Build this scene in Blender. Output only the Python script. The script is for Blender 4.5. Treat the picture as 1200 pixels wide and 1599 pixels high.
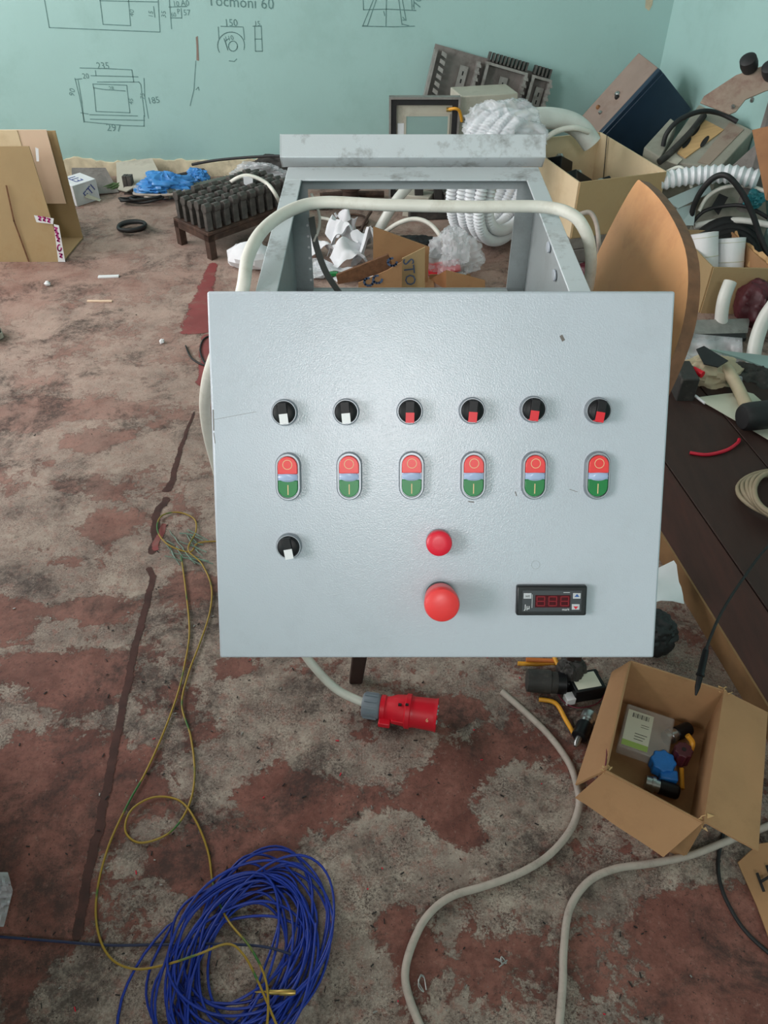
import bpy, bmesh, math, random
from mathutils import Vector, Matrix, noise
V = Vector
R = math.radians
sc = bpy.context.scene
for o in list(bpy.data.objects):
    bpy.data.objects.remove(o)
COL = sc.collection

# ------------------------------------------------------------------ camera
FPX, PITCH, CAMH = 1230.0, R(42), 1.30
cam = bpy.data.cameras.new('camera')
cam.sensor_fit = 'HORIZONTAL'
cam.sensor_width = 36
cam.lens = 36 * FPX / 1200
cam.clip_start = 0.02
camo = bpy.data.objects.new('camera', cam)
COL.objects.link(camo)
camo.location = (0, 0, CAMH)
camo.rotation_euler = (R(90) - PITCH, 0, 0)
sc.camera = camo

# ------------------------------------------------------------------ world, window daylight, exposure
w = bpy.data.worlds.new('world')
sc.world = w
w.use_nodes = True
w.node_tree.nodes['Background'].inputs[0].default_value = (0.75, 0.85, 1.0, 1)
w.node_tree.nodes['Background'].inputs[1].default_value = 1.0
sc.view_settings.view_transform = 'Standard'
sc.view_settings.look = 'None'
sc.view_settings.gamma = 1
sc.view_settings.use_curve_mapping = False
sc.view_settings.exposure = -0.27
XR = 2.5
XL, YF, YB, ZC = -2.9, -1.9, 3.82, 2.9      # left wall, wall behind the camera, far wall, ceiling


def area(name, loc, rot, sx, sy, watts, col):
    l = bpy.data.lights.new(name, 'AREA')
    l.shape = 'RECTANGLE'
    l.size, l.size_y, l.energy, l.color = sx, sy, watts, col
    o = bpy.data.objects.new(name, l)
    COL.objects.link(o)
    o.location, o.rotation_euler = loc, rot
    return o


# daylight coming in through the three windows of the room
area('daylight_left', (XL + .03, 2.35, 1.75), (0, R(-90), 0), 1.5, 2.5, 108, (1.0, 0.945, 0.935))
area('daylight_left_rear', (XL + .03, -1.15, 2.0), (0, R(-90), 0), 1.3, 1.3, 110, (1.0, 0.95, 0.945))
area('daylight_transom', (.02, YF + .03, 2.32), (R(90), 0, 0),   .45, .6, 31, (1.0, 0.96, 0.955))

# ------------------------------------------------------------------ helpers
FW = V((0, math.cos(PITCH), -math.sin(PITCH)))
UP = V((0, math.sin(PITCH), math.cos(PITCH)))
CC = V((0, 0, CAMH))


def ray(px, py):
    return FW + V((1, 0, 0)) * ((px - 600) / FPX) - UP * ((py - 799.5) / FPX)


def G(px, py, z=0.0):
    d = ray(px, py)
    return CC + d * ((z - CAMH) / d.z)


def A(px, py, Y):
    d = ray(px, py)
    return CC + d * (Y / d.y)


def lin(c):
    return tuple(((x / 255) / 12.92 if x / 255 <= .04045 else ((x / 255 + .055) / 1.055) ** 2.4) for x in c)


MATS = {}


def mat(name, rgb, rough=.6, metal=0., var=.12, vs=14., bump=0., bs=120., dirt=None, dirt_amt=.4, dirt_scale=6., spec=.5, coat=0., stretch=None, bd=.002):
    m = bpy.data.materials.new(name)
    m.use_nodes = True
    nt = m.node_tree
    b = nt.nodes['Principled BSDF']
    b.inputs['Roughness'].default_value = rough
    b.inputs['Metallic'].default_value = metal
    b.inputs['Specular IOR Level'].default_value = spec
    b.inputs['Coat Weight'].default_value = coat
    tc = nt.nodes.new('ShaderNodeTexCoord')
    src = tc.outputs['Object']
    if stretch:
        mp = nt.nodes.new('ShaderNodeMapping')
        mp.inputs['Scale'].default_value = stretch
        nt.links.new(src, mp.inputs[0])
        src = mp.outputs[0]
    n = nt.nodes.new('ShaderNodeTexNoise')
    n.inputs['Scale'].default_value = vs
    n.inputs['Detail'].default_value = 5
    nt.links.new(src, n.inputs['Vector'])
    r = nt.nodes.new('ShaderNodeValToRGB')
    l = lin(rgb)
    r.color_ramp.elements[0].position = .3
    r.color_ramp.elements[1].position = .7
    r.color_ramp.elements[0].color = tuple(x * (1 - var) for x in l) + (1,)
    r.color_ramp.elements[1].color = tuple(min(1, x * (1 + var)) for x in l) + (1,)
    nt.links.new(n.outputs['Fac'], r.inputs[0])
    out = r.outputs[0]
    if dirt:
        n2 = nt.nodes.new('ShaderNodeTexNoise')
        n2.inputs['Scale'].default_value = dirt_scale
        n2.inputs['Detail'].default_value = 8
        n2.inputs['Roughness'].default_value = .7
        nt.links.new(src, n2.inputs['Vector'])
        r2 = nt.nodes.new('ShaderNodeValToRGB')
        r2.color_ramp.elements[0].position = .52
        r2.color_ramp.elements[1].position = .68
        r2.color_ramp.elements[0].color = (0, 0, 0, 1)
        r2.color_ramp.elements[1].color = (dirt_amt,) * 3 + (1,)
        nt.links.new(n2.outputs['Fac'], r2.inputs[0])
        mx = nt.nodes.new('ShaderNodeMix')
        mx.data_type = 'RGBA'
        nt.links.new(r2.outputs[0], mx.inputs[0])
        nt.links.new(out, mx.inputs[6])
        mx.inputs[7].default_value = lin(dirt) + (1,)
        out = mx.outputs[2]
    nt.links.new(out, b.inputs['Base Color'])
    if bump:
        n3 = nt.nodes.new('ShaderNodeTexNoise')
        n3.inputs['Scale'].default_value = bs
        n3.inputs['Detail'].default_value = 3
        nt.links.new(src, n3.inputs['Vector'])
        bp = nt.nodes.new('ShaderNodeBump')
        bp.inputs['Strength'].default_value = bump
        bp.inputs['Distance'].default_value = bd
        nt.links.new(n3.outputs['Fac'], bp.inputs['Height'])
        nt.links.new(bp.outputs[0], b.inputs['Normal'])
    MATS[name] = m
    return m


def film(name, rgb, alpha, rough=.2, bump=.6, bs=40):
    m = mat(name, rgb, rough, 0, .08, 20, bump, bs)
    nt = m.node_tree
    out = nt.nodes['Material Output']
    b = nt.nodes['Principled BSDF']
    t = nt.nodes.new('ShaderNodeBsdfTransparent')
    mx = nt.nodes.new('ShaderNodeMixShader')
    mx.inputs[0].default_value = alpha
    nt.links.new(t.outputs[0], mx.inputs[1])
    nt.links.new(b.outputs[0], mx.inputs[2])
    nt.links.new(mx.outputs[0], out.inputs[0])
    return m


mat('panel_paint', (190, 198, 207), .20, 0, .025, 5, 1.0, 640, (150, 156, 160), .16, 9, .5, bd=.00024)
mat('body_paint', (164, 172, 174), .42, 0, .04, 6, .2, 500, (110, 112, 108), .35, 11)
mat('lid_lit_flange_paint', (200, 208, 212), .42, 0, .04, 6, .1, 500, (92, 86, 82), .7, 16)  # hood paint with smudges; also lightens the top flanges as if lit from above
mat('white_cable', (226, 224, 214), .45, 0, .05, 30, .05, 80, (170, 160, 140), .3, 25)
mat('grey_cable', (180, 168, 158), .6, 0, .12, 60, .1, 200, (110, 100, 90), .5, 30)
mat('white_plastic', (232, 234, 236), .4, 0, .04)
mat('white_paper', (226, 228, 232), .7, 0, .06, 20, .1, 60)
mat('black_plastic', (18, 19, 22), .42, 0, .1, spec=.3)
mat('black_rubber', (30, 30, 32), .6, 0, .2, 40, .2, 200)
mat('dusty_black', (52, 50, 48), .7, 0, .3, 30, .2, 200, (120, 112, 104), .35, 20)
mat('dark_metal', (84, 81, 78), .55, .3, .25, 40, .3, 150, (132, 124, 114), .5, 40)
mat('rusty_metal', (74, 56, 48), .7, .3, .3, 30, .4, 150, (120, 90, 74), .5, 20)
mat('steel', (170, 172, 172), .3, .9, .1, 30, .1, 100)
mat('silver_ring', (158, 163, 168), .4, .8, .03)
mat('aluminium', (150, 147, 143), .5, .4, .15, 40, .2, 100, (96, 88, 82), .6, 15)
mat('dusty_grey', (128, 122, 118), .75, .1, .15, 25, .2, 100, (84, 76, 72), .6, 14)
mat('red_plastic', (214, 22, 44), .4, 0, .05, 20)
mat('red_cap', (236, 62, 62), .35, 0, .04, 20)
mat('red_button', (226, 34, 58), .35, 0, .04, 20)
mat('red_pointer', (222, 22, 38), .4, 0, .04, 20)
mat('green_cap', (22, 124, 62), .35, 0, .05, 20)
mat('lens_blue', (172, 190, 222), .25, 0, .05, 60)
mat('cream_mark', (236, 196, 150), .5, 0, .03)
mat('gland_grey', (122, 132, 142), .5, 0, .06)
mat('bezel_black', (26, 28, 31), .4, 0, .08, 60, .1, 400)
mat('face_grey', (62, 66, 70), .5, 0, .05)
mat('display_red', (74, 6, 18), .15, 0, .05)
mat('digit_red', (140, 22, 36), .3, 0, .05)
mat('key_grey', (192, 196, 200), .5, 0, .04)
mat('key_blue', (40, 90, 160), .5)
mat('ink_blue', (46, 66, 150), .6)
mat('ink_steel', (74, 92, 122), .7)
mat('ink_magenta', (176, 40, 120), .6)
mat('ink_black', (30, 28, 28), .7)
mat('pencil', (104, 138, 136), .9, 0, .2, 60)
mat('pencil_dark', (46, 60, 62), .9, 0, .2, 60)
mat('card', (170, 130, 92), .85, 0, .07, 8, .2, 90, (138, 102, 70), .35, 10)
mat('card_tan', (174, 149, 110), .85, 0, .06, 8, .2, 90, (158, 126, 84), .35, 8)
mat('card_pale', (224, 196, 170), .85, 0, .05, 8, .15, 90)
mat('card_cream', (222, 201, 166), .85, 0, .05, 8, .15, 90, (190, 160, 116), .3, 9)
mat('card_torn', (110, 76, 52), .9, 0, .25, 60, .6, 90)
mat('ply_face', (208, 152, 102), .45, 0, .09, 9, .05, 60, (170, 112, 70), .45, 10, stretch=(1, 1, 1))
mat('ply_edge', (122, 84, 58), .6, 0, .25, 50, .3, 120, (84, 58, 42), .5, 20)
mat('wood_dark', (54, 33, 27), .75, 0, .18, 10, .15, 90, (32, 22, 19), .6, 5, stretch=(6, 1, 1))
mat('wood_red', (66, 35, 28), .75, 0, .18, 10, .15, 90, (74, 36, 28), .6, 5, stretch=(6, 1, 1))
mat('wood_cut', (128, 96, 62), .8, 0, .15, 20, .2, 120)
mat('wood_light', (196, 160, 112), .6, 0, .12, 10, .1, 80, stretch=(1, 8, 1))
mat('wood_brown', (150, 104, 66), .7, 0, .15, 10, .2, 90, (112, 74, 46), .5, 12)
mat('navy_paint', (36, 54, 74), .35, 0, .1, 12, .1, 200)
mat('brown_paint', (146, 128, 118), .6, 0, .08, 12, .1, 200, (120, 92, 78), .5, 8)
mat('beige_paint', (186, 182, 168), .5, 0, .07, 10, .05, 100, (130, 122, 108), .5, 8)
mat('plate_brown', (158, 140, 126), .5, .1, .1, 10, .1, 100, (110, 58, 56), .7, 7)
mat('glass_teal', (142, 170, 166), .12, 0, .08, 6)
mat('bag_blue', (70, 144, 214), .35, 0, .12, 20, .5, 50)
mat('wire_blue', (24, 52, 150), .4, 0, .15, 20)
mat('wire_navy', (30, 40, 74), .5, 0, .15, 20)
mat('wire_red', (206, 24, 54), .45, 0, .1)
mat('wire_maroon', (110, 36, 52), .5)
mat('tube_yellow', (224, 158, 44), .5, 0, .12, 60)
mat('tube_orange', (206, 116, 52), .5, 0, .12, 60)
mat('brass', (190, 160, 90), .35, .7, .1)
mat('hose_white', (224, 228, 232), .4, 0, .05, 20)
mat('hose_green', (110, 116, 108), .6, 0, .1, 20)
mat('conduit', (222, 222, 216), .4, 0, .06, 20, 0, 100, (180, 176, 160), .3, 10)
mat('coil_beige', (150, 136, 112), .6, 0, .12, 20)
mat('beige_hose', (188, 174, 146), .6, 0, .1, 20)
mat('maroon', (78, 27, 37), .5, 0, .15)
mat('blue_part', (32, 112, 190), .5, 0, .12, 60, .3, 200)
mat('teal_part', (40, 120, 130), .5, 0, .1)
mat('label_paper', (206, 206, 188), .6, 0, .04)
mat('label_green', (150, 176, 90), .6, 0, .04)
mat('plaster', (206, 194, 166), .9, 0, .2, 20, .8, 50, (130, 120, 104), .7, 12)
mat('offcut_green', (86, 112, 70), .6, 0, .3, 30)
mat('offcut_teal', (112, 136, 122), .6, 0, .3, 30)
mat('shaving', (170, 170, 168), .35, .6, .1)
mat('strap_grey', (104, 106, 102), .6, 0, .1)
mat('grey_slab', (150, 148, 136), .7, 0, .12, 15, .2, 90, (110, 106, 96), .5, 12)
mat('pale_sheet', (170, 188, 188), .4, 0, .07, 10)
mat('window_frame', (225, 225, 220), .5)
mat('ceiling_white', (150, 146, 138), .8, 0, .05)
mat('joint_dirt', (76, 48, 43), .85, 0, .3, 30, .5, 60, (44, 34, 32), .6, 14)
mat('red_paint', (140, 66, 66), .6, 0, .15, 12, .3, 80, (140, 108, 98), .7, 14)
film('clear_film', (236, 239, 244), .34, .14, .5, 60)
film('clear_bag', (232, 236, 240), .34, .16, .5, 60)
film('plastic_case', (200, 196, 190), .35, .2, .1)
film('window_glass', (230, 240, 240), .1, .05, 0)


def wire_yg():
    m = mat('wire_yellow_green', (190, 160, 40), .5, 0, .15, 30)
    nt = m.node_tree
    b = nt.nodes['Principled BSDF']
    tc = nt.nodes.new('ShaderNodeTexCoord')
    n = nt.nodes.new('ShaderNodeTexNoise')
    n.inputs['Scale'].default_value = 13
    nt.links.new(tc.outputs['Object'], n.inputs['Vector'])
    r = nt.nodes.new('ShaderNodeValToRGB')
    r.color_ramp.elements[0].position = .54
    r.color_ramp.elements[1].position = .6
    r.color_ramp.elements[0].color = lin((158, 128, 44)) + (1,)
    r.color_ramp.elements[1].color = lin((52, 104, 50)) + (1,)
    nt.links.new(n.outputs['Fac'], r.inputs[0])
    nt.links.new(r.outputs[0], b.inputs['Base Color'])


wire_yg()


def teal_wall(name='wall_teal'):
    m = mat(name, (163, 199, 195), .6, 0, .04, 2.2, .25, 60, (146, 182, 176), .45, 3)


teal_wall()


class MB:
    def __init__(s):
        s.v, s.f = [], []

    def add(s, vs, fs, M=None):
        o = len(s.v)
        s.v += [(M @ V(q)) if M else V(q) for q in vs]
        s.f += [tuple(i + o for i in f) for f in fs]
        return s

    def box(s, lo, hi, M=None):
        (a, b, c), (d, e, f) = lo, hi
        return s.add([(a, b, c), (d, b, c), (d, e, c), (a, e, c), (a, b, f), (d, b, f), (d, e, f), (a, e, f)],
                     [(0, 3, 2, 1), (4, 5, 6, 7), (0, 1, 5, 4), (1, 2, 6, 5), (2, 3, 7, 6), (3, 0, 4, 7)], M)

    def par(s, o, a, b, c):           # parallelepiped: corner and three edge vectors
        o, a, b, c = V(o), V(a), V(b), V(c)
        return s.add([o, o + a, o + a + b, o + b, o + c, o + a + c, o + a + b + c, o + b + c],
                     [(0, 3, 2, 1), (4, 5, 6, 7), (0, 1, 5, 4), (1, 2, 6, 5), (2, 3, 7, 6), (3, 0, 4, 7)])

    def prism(s, poly, vec, M=None):
        n = len(poly)
        a = [V(q) for q in poly]
        b = [q + V(vec) for q in a]
        return s.add(a + b, [tuple(range(n))[::-1], tuple(range(n, 2 * n))] + [(i, (i + 1) % n, n + (i + 1) % n, n + i) for i in range(n)], M)

    def plate(s, poly, th):            # planar polygon with thickness along its normal
        a = [V(q) for q in poly]
        nn = (a[1] - a[0]).cross(a[2] - a[0]).normalized()
        return s.prism(a, nn * th)

    def tube(s, pts, r, n=8, closed=False, rf=None, M=None):
        pts = [V(q) for q in pts]
        N = len(pts)
        tans = []
        for i in range(N):
            if closed:
                t = pts[(i + 1) % N] - pts[i - 1]
            else:
                t = pts[min(i + 1, N - 1)] - pts[max(i - 1, 0)]
            tans.append(t.normalized() if t.length > 1e-9 else V((0, 0, 1)))
        u = tans[0].orthogonal().normalized()
        vs, fs = [], []
        for i in range(N):
            t = tans[i]
            u = (u - t * u.dot(t))
            u = u.normalized() if u.length > 1e-6 else t.orthogonal().normalized()
            w_ = t.cross(u)
            rr = rf(i) if rf else r
            for k in range(n):
                a = 2 * math.pi * k / n
                vs.append(pts[i] + (u * math.cos(a) + w_ * math.sin(a)) * rr)
        for i in range(N if closed else N - 1):
            j = (i + 1) % N
            for k in range(n):
                k2 = (k + 1) % n
                fs.append((i * n + k, i * n + k2, j * n + k2, j * n + k))
        if not closed:
            fs.append(tuple(range(n))[::-1])
            fs.append(tuple(range((N - 1) * n, N * n)))
        return s.add(vs, fs, M)

    def lathe(s, o, ax, prof, n=24, M=None):
        o, ax = V(o), V(ax).normalized()
        u = ax.orthogonal().normalized()
        w_ = ax.cross(u)
        vs, fs = [], []
        for (t, r) in prof:
            for k in range(n):
                a = 2 * math.pi * k / n
                vs.append(o + ax * t + (u * math.cos(a) + w_ * math.sin(a)) * max(r, 1e-5))
        m = len(prof)
        for i in range(m - 1):
            for k in range(n):
                k2 = (k + 1) % n
                fs.append((i * n + k, i * n + k2, (i + 1) * n + k2, (i + 1) * n + k))
        fs.append(tuple(range(n))[::-1])
        fs.append(tuple(range((m - 1) * n, m * n)))
        return s.add(vs, fs, M)

    def sheet(s, grid, th):            # grid of points made into a solid sheet
        nu, nv = len(grid), len(grid[0])
        g = [[V(q) for q in row] for row in grid]

        def nrm(i, j):
            a = g[min(i + 1, nu - 1)][j] - g[max(i - 1, 0)][j]
            b = g[i][min(j + 1, nv - 1)] - g[i][max(j - 1, 0)]
            c = a.cross(b)
            return c.normalized() if c.length > 1e-12 else V((0, 0, 1))
        top = [g[i][j] + nrm(i, j) * th / 2 for i in range(nu) for j in range(nv)]
        bot = [g[i][j] - nrm(i, j) * th / 2 for i in range(nu) for j in range(nv)]
        n = nu * nv
        fs = []
        for i in range(nu - 1):
            for j in range(nv - 1):
                a, b, c, d = i * nv + j, (i + 1) * nv + j, (i + 1) * nv + j + 1, i * nv + j + 1
                fs += [(a, b, c, d), (d + n, c + n, b + n, a + n)]
        for i in range(nu - 1):
            for j in (0, nv - 1):
                a, b = i * nv + j, (i + 1) * nv + j
                fs.append((a, b, b + n, a + n))
        for j in range(nv - 1):
            for i in (0, nu - 1):
                a, b = i * nv + j, i * nv + j + 1
                fs.append((a, b, b + n, a + n))
        return s.add(top + bot, fs)

    def blob(s, c, rad, amp=.25, sd=0, fr=2.2, nu=52, nv=34, flat=True, fine=.07):
        c = V(c)
        vs, fs = [], []
        for j in range(nv + 1):
            th = math.pi * j / nv
            for i in range(nu):
                ph = 2 * math.pi * i / nu
                d = V((math.sin(th) * math.cos(ph), math.sin(th) * math.sin(ph), math.cos(th)))
                w1 = d + .25 * noise.noise_vector(d * 2 + V((sd, sd, 0)))
                k = 1 + amp * (.8 * noise.noise(d * fr * .7 + V((sd * 7.3, sd * 3.1, sd))) + .42 * (1 - 2.2 * abs(noise.noise(w1 * fr * 1.7 + V((sd, 9, sd * 2))))) + fine * (1 - 2.2 * abs(noise.noise(w1 * fr * 4 + V((sd, 2, sd))))) - .3)
                q = c + V((d.x * rad[0] * k, d.y * rad[1] * k, d.z * rad[2] * k))
                if flat and q.z < c.z - rad[2] * .8:
                    q.z = c.z - rad[2] * .8
                vs.append(q)
        for j in range(nv):
            for i in range(nu):
                i2 = (i + 1) % nu
                fs.append((j * nu + i, (j + 1) * nu + i, (j + 1) * nu + i2, j * nu + i2))
        return s.add(vs, fs)


def wloc(o):
    l = V((0, 0, 0))
    while o:
        l += o.location
        o = o.parent
    return l


def build(mb, name, material, parent=None, local=False, sharp=40, bevel=0., loc=None, rot=None):
    off = V((0, 0, 0)) if (local or parent is None) else wloc(parent)
    me = bpy.data.meshes.new(name)
    me.from_pydata([tuple(q - off) for q in mb.v], [], mb.f)
    bm = bmesh.new()
    bm.from_mesh(me)
    bmesh.ops.recalc_face_normals(bm, faces=bm.faces)
    bm.to_mesh(me)
    bm.free()
    me.polygons.foreach_set('use_smooth', [True] * len(me.polygons))
    me.set_sharp_from_angle(angle=R(sharp))
    me.materials.append(MATS[material])
    o = bpy.data.objects.new(name, me)
    COL.objects.link(o)
    o.parent = parent
    if loc is not None:
        o.location = loc
    if rot is not None:
        o.rotation_euler = rot
    if bevel:
        b = o.modifiers.new('bevel', 'BEVEL')
        b.width, b.segments, b.limit_method, b.angle_limit = bevel, 2, 'ANGLE', R(35)
    return o


def tag(o, label, cat, group=None, kind=None):
    o['label'], o['category'] = label, cat
    if group:
        o['group'] = group
    if kind:
        o['kind'] = kind
    return o


def solo(mb, name, material, label, cat, group=None, kind=None, **k):
    zs = [q.z for q in mb.v]
    n = len(mb.v)
    base = V((sum(q.x for q in mb.v) / n, sum(q.y for q in mb.v) / n, min(zs)))
    mb.v = [q - base for q in mb.v]
    o = build(mb, name, material, None, **k)
    o.location = base
    return tag(o, label, cat, group, kind)


def thing(name, label, cat, loc, group=None):
    o = bpy.data.objects.new(name, None)
    o.empty_display_size = .05
    COL.objects.link(o)
    o.location = loc
    return tag(o, label, cat, group)


def struct(mb, name, material, **k):
    o = build(mb, name, material, **k)
    o['kind'] = 'structure'
    return o


def spline(pts, per=8, closed=False):
    P = [V(q) for q in pts]
    n = len(P)
    out = []
    for i in range(n if closed else n - 1):
        if closed:
            a, b, c, d = P[i - 1], P[i], P[(i + 1) % n], P[(i + 2) % n]
        else:
            a, b, c, d = P[max(i - 1, 0)], P[i], P[i + 1], P[min(i + 2, n - 1)]
        for k in range(per):
            t = k / per
            out.append(.5 * ((2 * b) + (c - a) * t + (2 * a - 5 * b + 4 * c - d) * t * t + (3 * b - a - 3 * c + d) * t ** 3))
    if not closed:
        out.append(P[-1])
    return out


def gp(pts, z=None):                   # pixel points on (or above) the floor -> world
    return [G(q[0], q[1], q[2] if len(q) > 2 else z) for q in pts]


def wire(name, pts, r, material, label, cat='cable', n=8, per=8, **k):
    return solo(MB().tube(spline(pts, per), r, n), name, material, label, cat, sharp=80, **k)


def corr(pts, r, depth=.12, n=10, pitch=.007):  # corrugated hose along a path
    L = [0]
    for a, b in zip(pts, pts[1:]):
        L.append(L[-1] + (b - a).length)
    N = max(8, int(L[-1] / pitch * 2))
    out, j = [], 0
    for i in range(N + 1):
        d = L[-1] * i / N
        while j < len(L) - 2 and L[j + 1] < d:
            j += 1
        t = (d - L[j]) / max(1e-9, L[j + 1] - L[j])
        out.append(pts[j].lerp(pts[j + 1], t))
    return MB().tube(out, r, n, rf=lambda i: r * (1 - depth * (i % 2)))


_txt = {}


def text(mb, body, size, o, u, v, nrm, th=.0004, center=True):
    key = body
    if key not in _txt:
        c = bpy.data.curves.new('t', 'FONT')
        c.body, c.size = body, 1
        c.resolution_u = 2
        if center:
            c.align_x, c.align_y = 'CENTER', 'CENTER'
        ob = bpy.data.objects.new('t', c)
        COL.objects.link(ob)
        dg = bpy.context.evaluated_depsgraph_get()
        me = bpy.data.meshes.new_from_object(ob.evaluated_get(dg))
        _txt[key] = ([q.co.copy() for q in me.vertices], [tuple(p.vertices) for p in me.polygons])
        bpy.data.objects.remove(ob)
        bpy.data.curves.remove(c)
        bpy.data.meshes.remove(me)
    vs, fs = _txt[key]
    u, v, nrm, o = V(u).normalized(), V(v).normalized(), V(nrm).normalized(), V(o)
    mb.add([o + u * q.x * size + v * q.y * size + nrm * th for q in vs], fs)


def stroke(mb, pts, wd, n, th=.0008):   # pencil line on a plane with normal n
    n = V(n)
    for a, b in zip(pts, pts[1:]):
        d = (b - a)
        if d.length < 1e-6:
            continue
        sd = d.normalized().cross(n) * wd / 2
        e = d.normalized() * wd * .3
        mb.add([a - sd - e + n * th, b - sd + e + n * th, b + sd + e + n * th, a + sd - e + n * th], [(0, 1, 2, 3)])


rnd = random.Random(7)

# ================================================================== THE ROOM
# floor: fine grid, "paint" attribute says where the red-brown floor paint is left


def axis(a, b, steps):
    out, x = [], a
    while x < b - 1e-6:
        out.append(x)
        st = [s for lo, hi, s in steps if lo <= x < hi]
        x += st[0] if st else .06
    return out + [b]


# (pixel x, pixel y, radius across m, radius along m, strength): + red paint, - bare concrete
blobs = [(720, 1220, .075, .065, .8), (790, 1160, .10, .03, .35), (1110, 1470, .12, .07, .85), (850, 1480, .20, .07, .55),
         (1160, 1560, .12, .06, .6), (1060, 1420, .06, .03, .5), (500, 1260, .10, .06, .6), (420, 1230, .06, .05, .45),
         (330, 1350, .12, .05, .7), (60, 1260, .18, .08, .8), (100, 1180, .16, .05, .5), (40, 1420, .12, .08, .7),
         (170, 1560, .10, .05, -.5), (120, 1060, .09, .07, .75), (150, 950, .07, .035, .8), (160, 820, .06, .045, .75),
         (100, 880, .04, .02, .7), (10, 960, .07, .06, .8), (40, 1040, .05, .03, .7), (300, 920, .06, .05, .65), (365, 1043, .045, .025, .7),
         (100, 640, .16, .05, .7), (20, 660, .1, .05, .6), (150, 690, .10, .05, .5), (130, 760, .08, .04, .5), (40, 700, .1, .04, -.5),
         (200, 540, .35, .10, .25), (60, 440, .4, .2, .45), (200, 440, .3, .15, .1), (250, 600, .3, .06, -.15), (240, 640, .25, .04, .3),
         (60, 800, .1, .08, -.7), (60, 910, .09, .06, -.7), (200, 890, .05, .05, -.6), (250, 700, .15, .06, -.5),
         (600, 1330, .12, .06, -.7), (560, 1180, .14, .06, -.3), (450, 1100, .12, .06, -.45), (800, 1250, .1, .05, -.5),
         (830, 1420, .08, .05, -.6), (1000, 1480, .06, .05, -.7), (960, 1400, .09, .03, -.5), (520, 1420, .05, .07, -.2), (680, 1320, .08, .03, .3),
         (690, 1110, .14, .035, .5), (250, 1330, .06, .07, -.3), (120, 1250, .05, .04, -.2), (240, 1160, .05, .05, -.4),
         (350, 1200, .07, .04, -.4), (560, 1520, .05, .05, -.5), (330, 780, .05, .06, -.2), (620, 1480, .05, .05, .2),
         (650, 1250, .03, .02, .6), (725, 1300, .03, .03, .7), (690, 1265, .035, .04, .6), (575, 1150, .03, .02, .5)]
BW = [(G(a, b), c, d, e) for a, b, c, d, e in blobs]
xs = axis(XL, XR, [(-1.25, 1.25, .013), (XL, -1.25, .05)])
ys = axis(YF, YB, [(.25, 2.2, .013), (2.2, 3.3, .025)])
verts, paint = [], []
for y in ys:
    for x in xs:
        q = V((x, y, 0))
        verts.append((x, y, 0))
        s = 0
        for c, rx, ry, e in BW:
            dx, dy = (x - c.x) / rx, (y - c.y) / ry
            d2 = dx * dx + dy * dy
            if d2 < 6:
                s += e * math.exp(-d2 * d2 * .55)
        paint.append(s)
nx = len(xs)
faces = [(j * nx + i, j * nx + i + 1, (j + 1) * nx + i + 1, (j + 1) * nx + i) for j in range(len(ys) - 1) for i in range(nx - 1)]
fme = bpy.data.meshes.new('floor')
fme.from_pydata(verts, [], faces)
at = fme.attributes.new('paint', 'FLOAT', 'POINT')
at.data.foreach_set('value', paint)
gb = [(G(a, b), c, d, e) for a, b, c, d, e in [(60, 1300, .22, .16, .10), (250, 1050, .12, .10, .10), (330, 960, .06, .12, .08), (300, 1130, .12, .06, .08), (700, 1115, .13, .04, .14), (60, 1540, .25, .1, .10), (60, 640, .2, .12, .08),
                                               (250, 660, .2, .10, .05), (480, 1090, .1, .06, .06), (100, 380, .3, .15, .06), (860, 1120, .1, .06, .1), (470, 1240, .1, .08, .06), (1150, 1340, .1, .06, .12), (40, 910, .05, .04, .12)]]  # dark blobs: soot, plus painted shade at near left and beside the plug
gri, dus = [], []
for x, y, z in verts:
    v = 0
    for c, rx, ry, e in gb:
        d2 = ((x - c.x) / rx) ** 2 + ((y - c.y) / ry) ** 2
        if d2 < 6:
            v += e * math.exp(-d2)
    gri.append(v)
    dus.append(max(0., min(.80, (y - .85) * .55)))
for nm_, dat in (('grime_shade', gri), ('dust', dus)):
    fme.attributes.new(nm_, 'FLOAT', 'POINT').data.foreach_set('value', dat)


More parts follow.
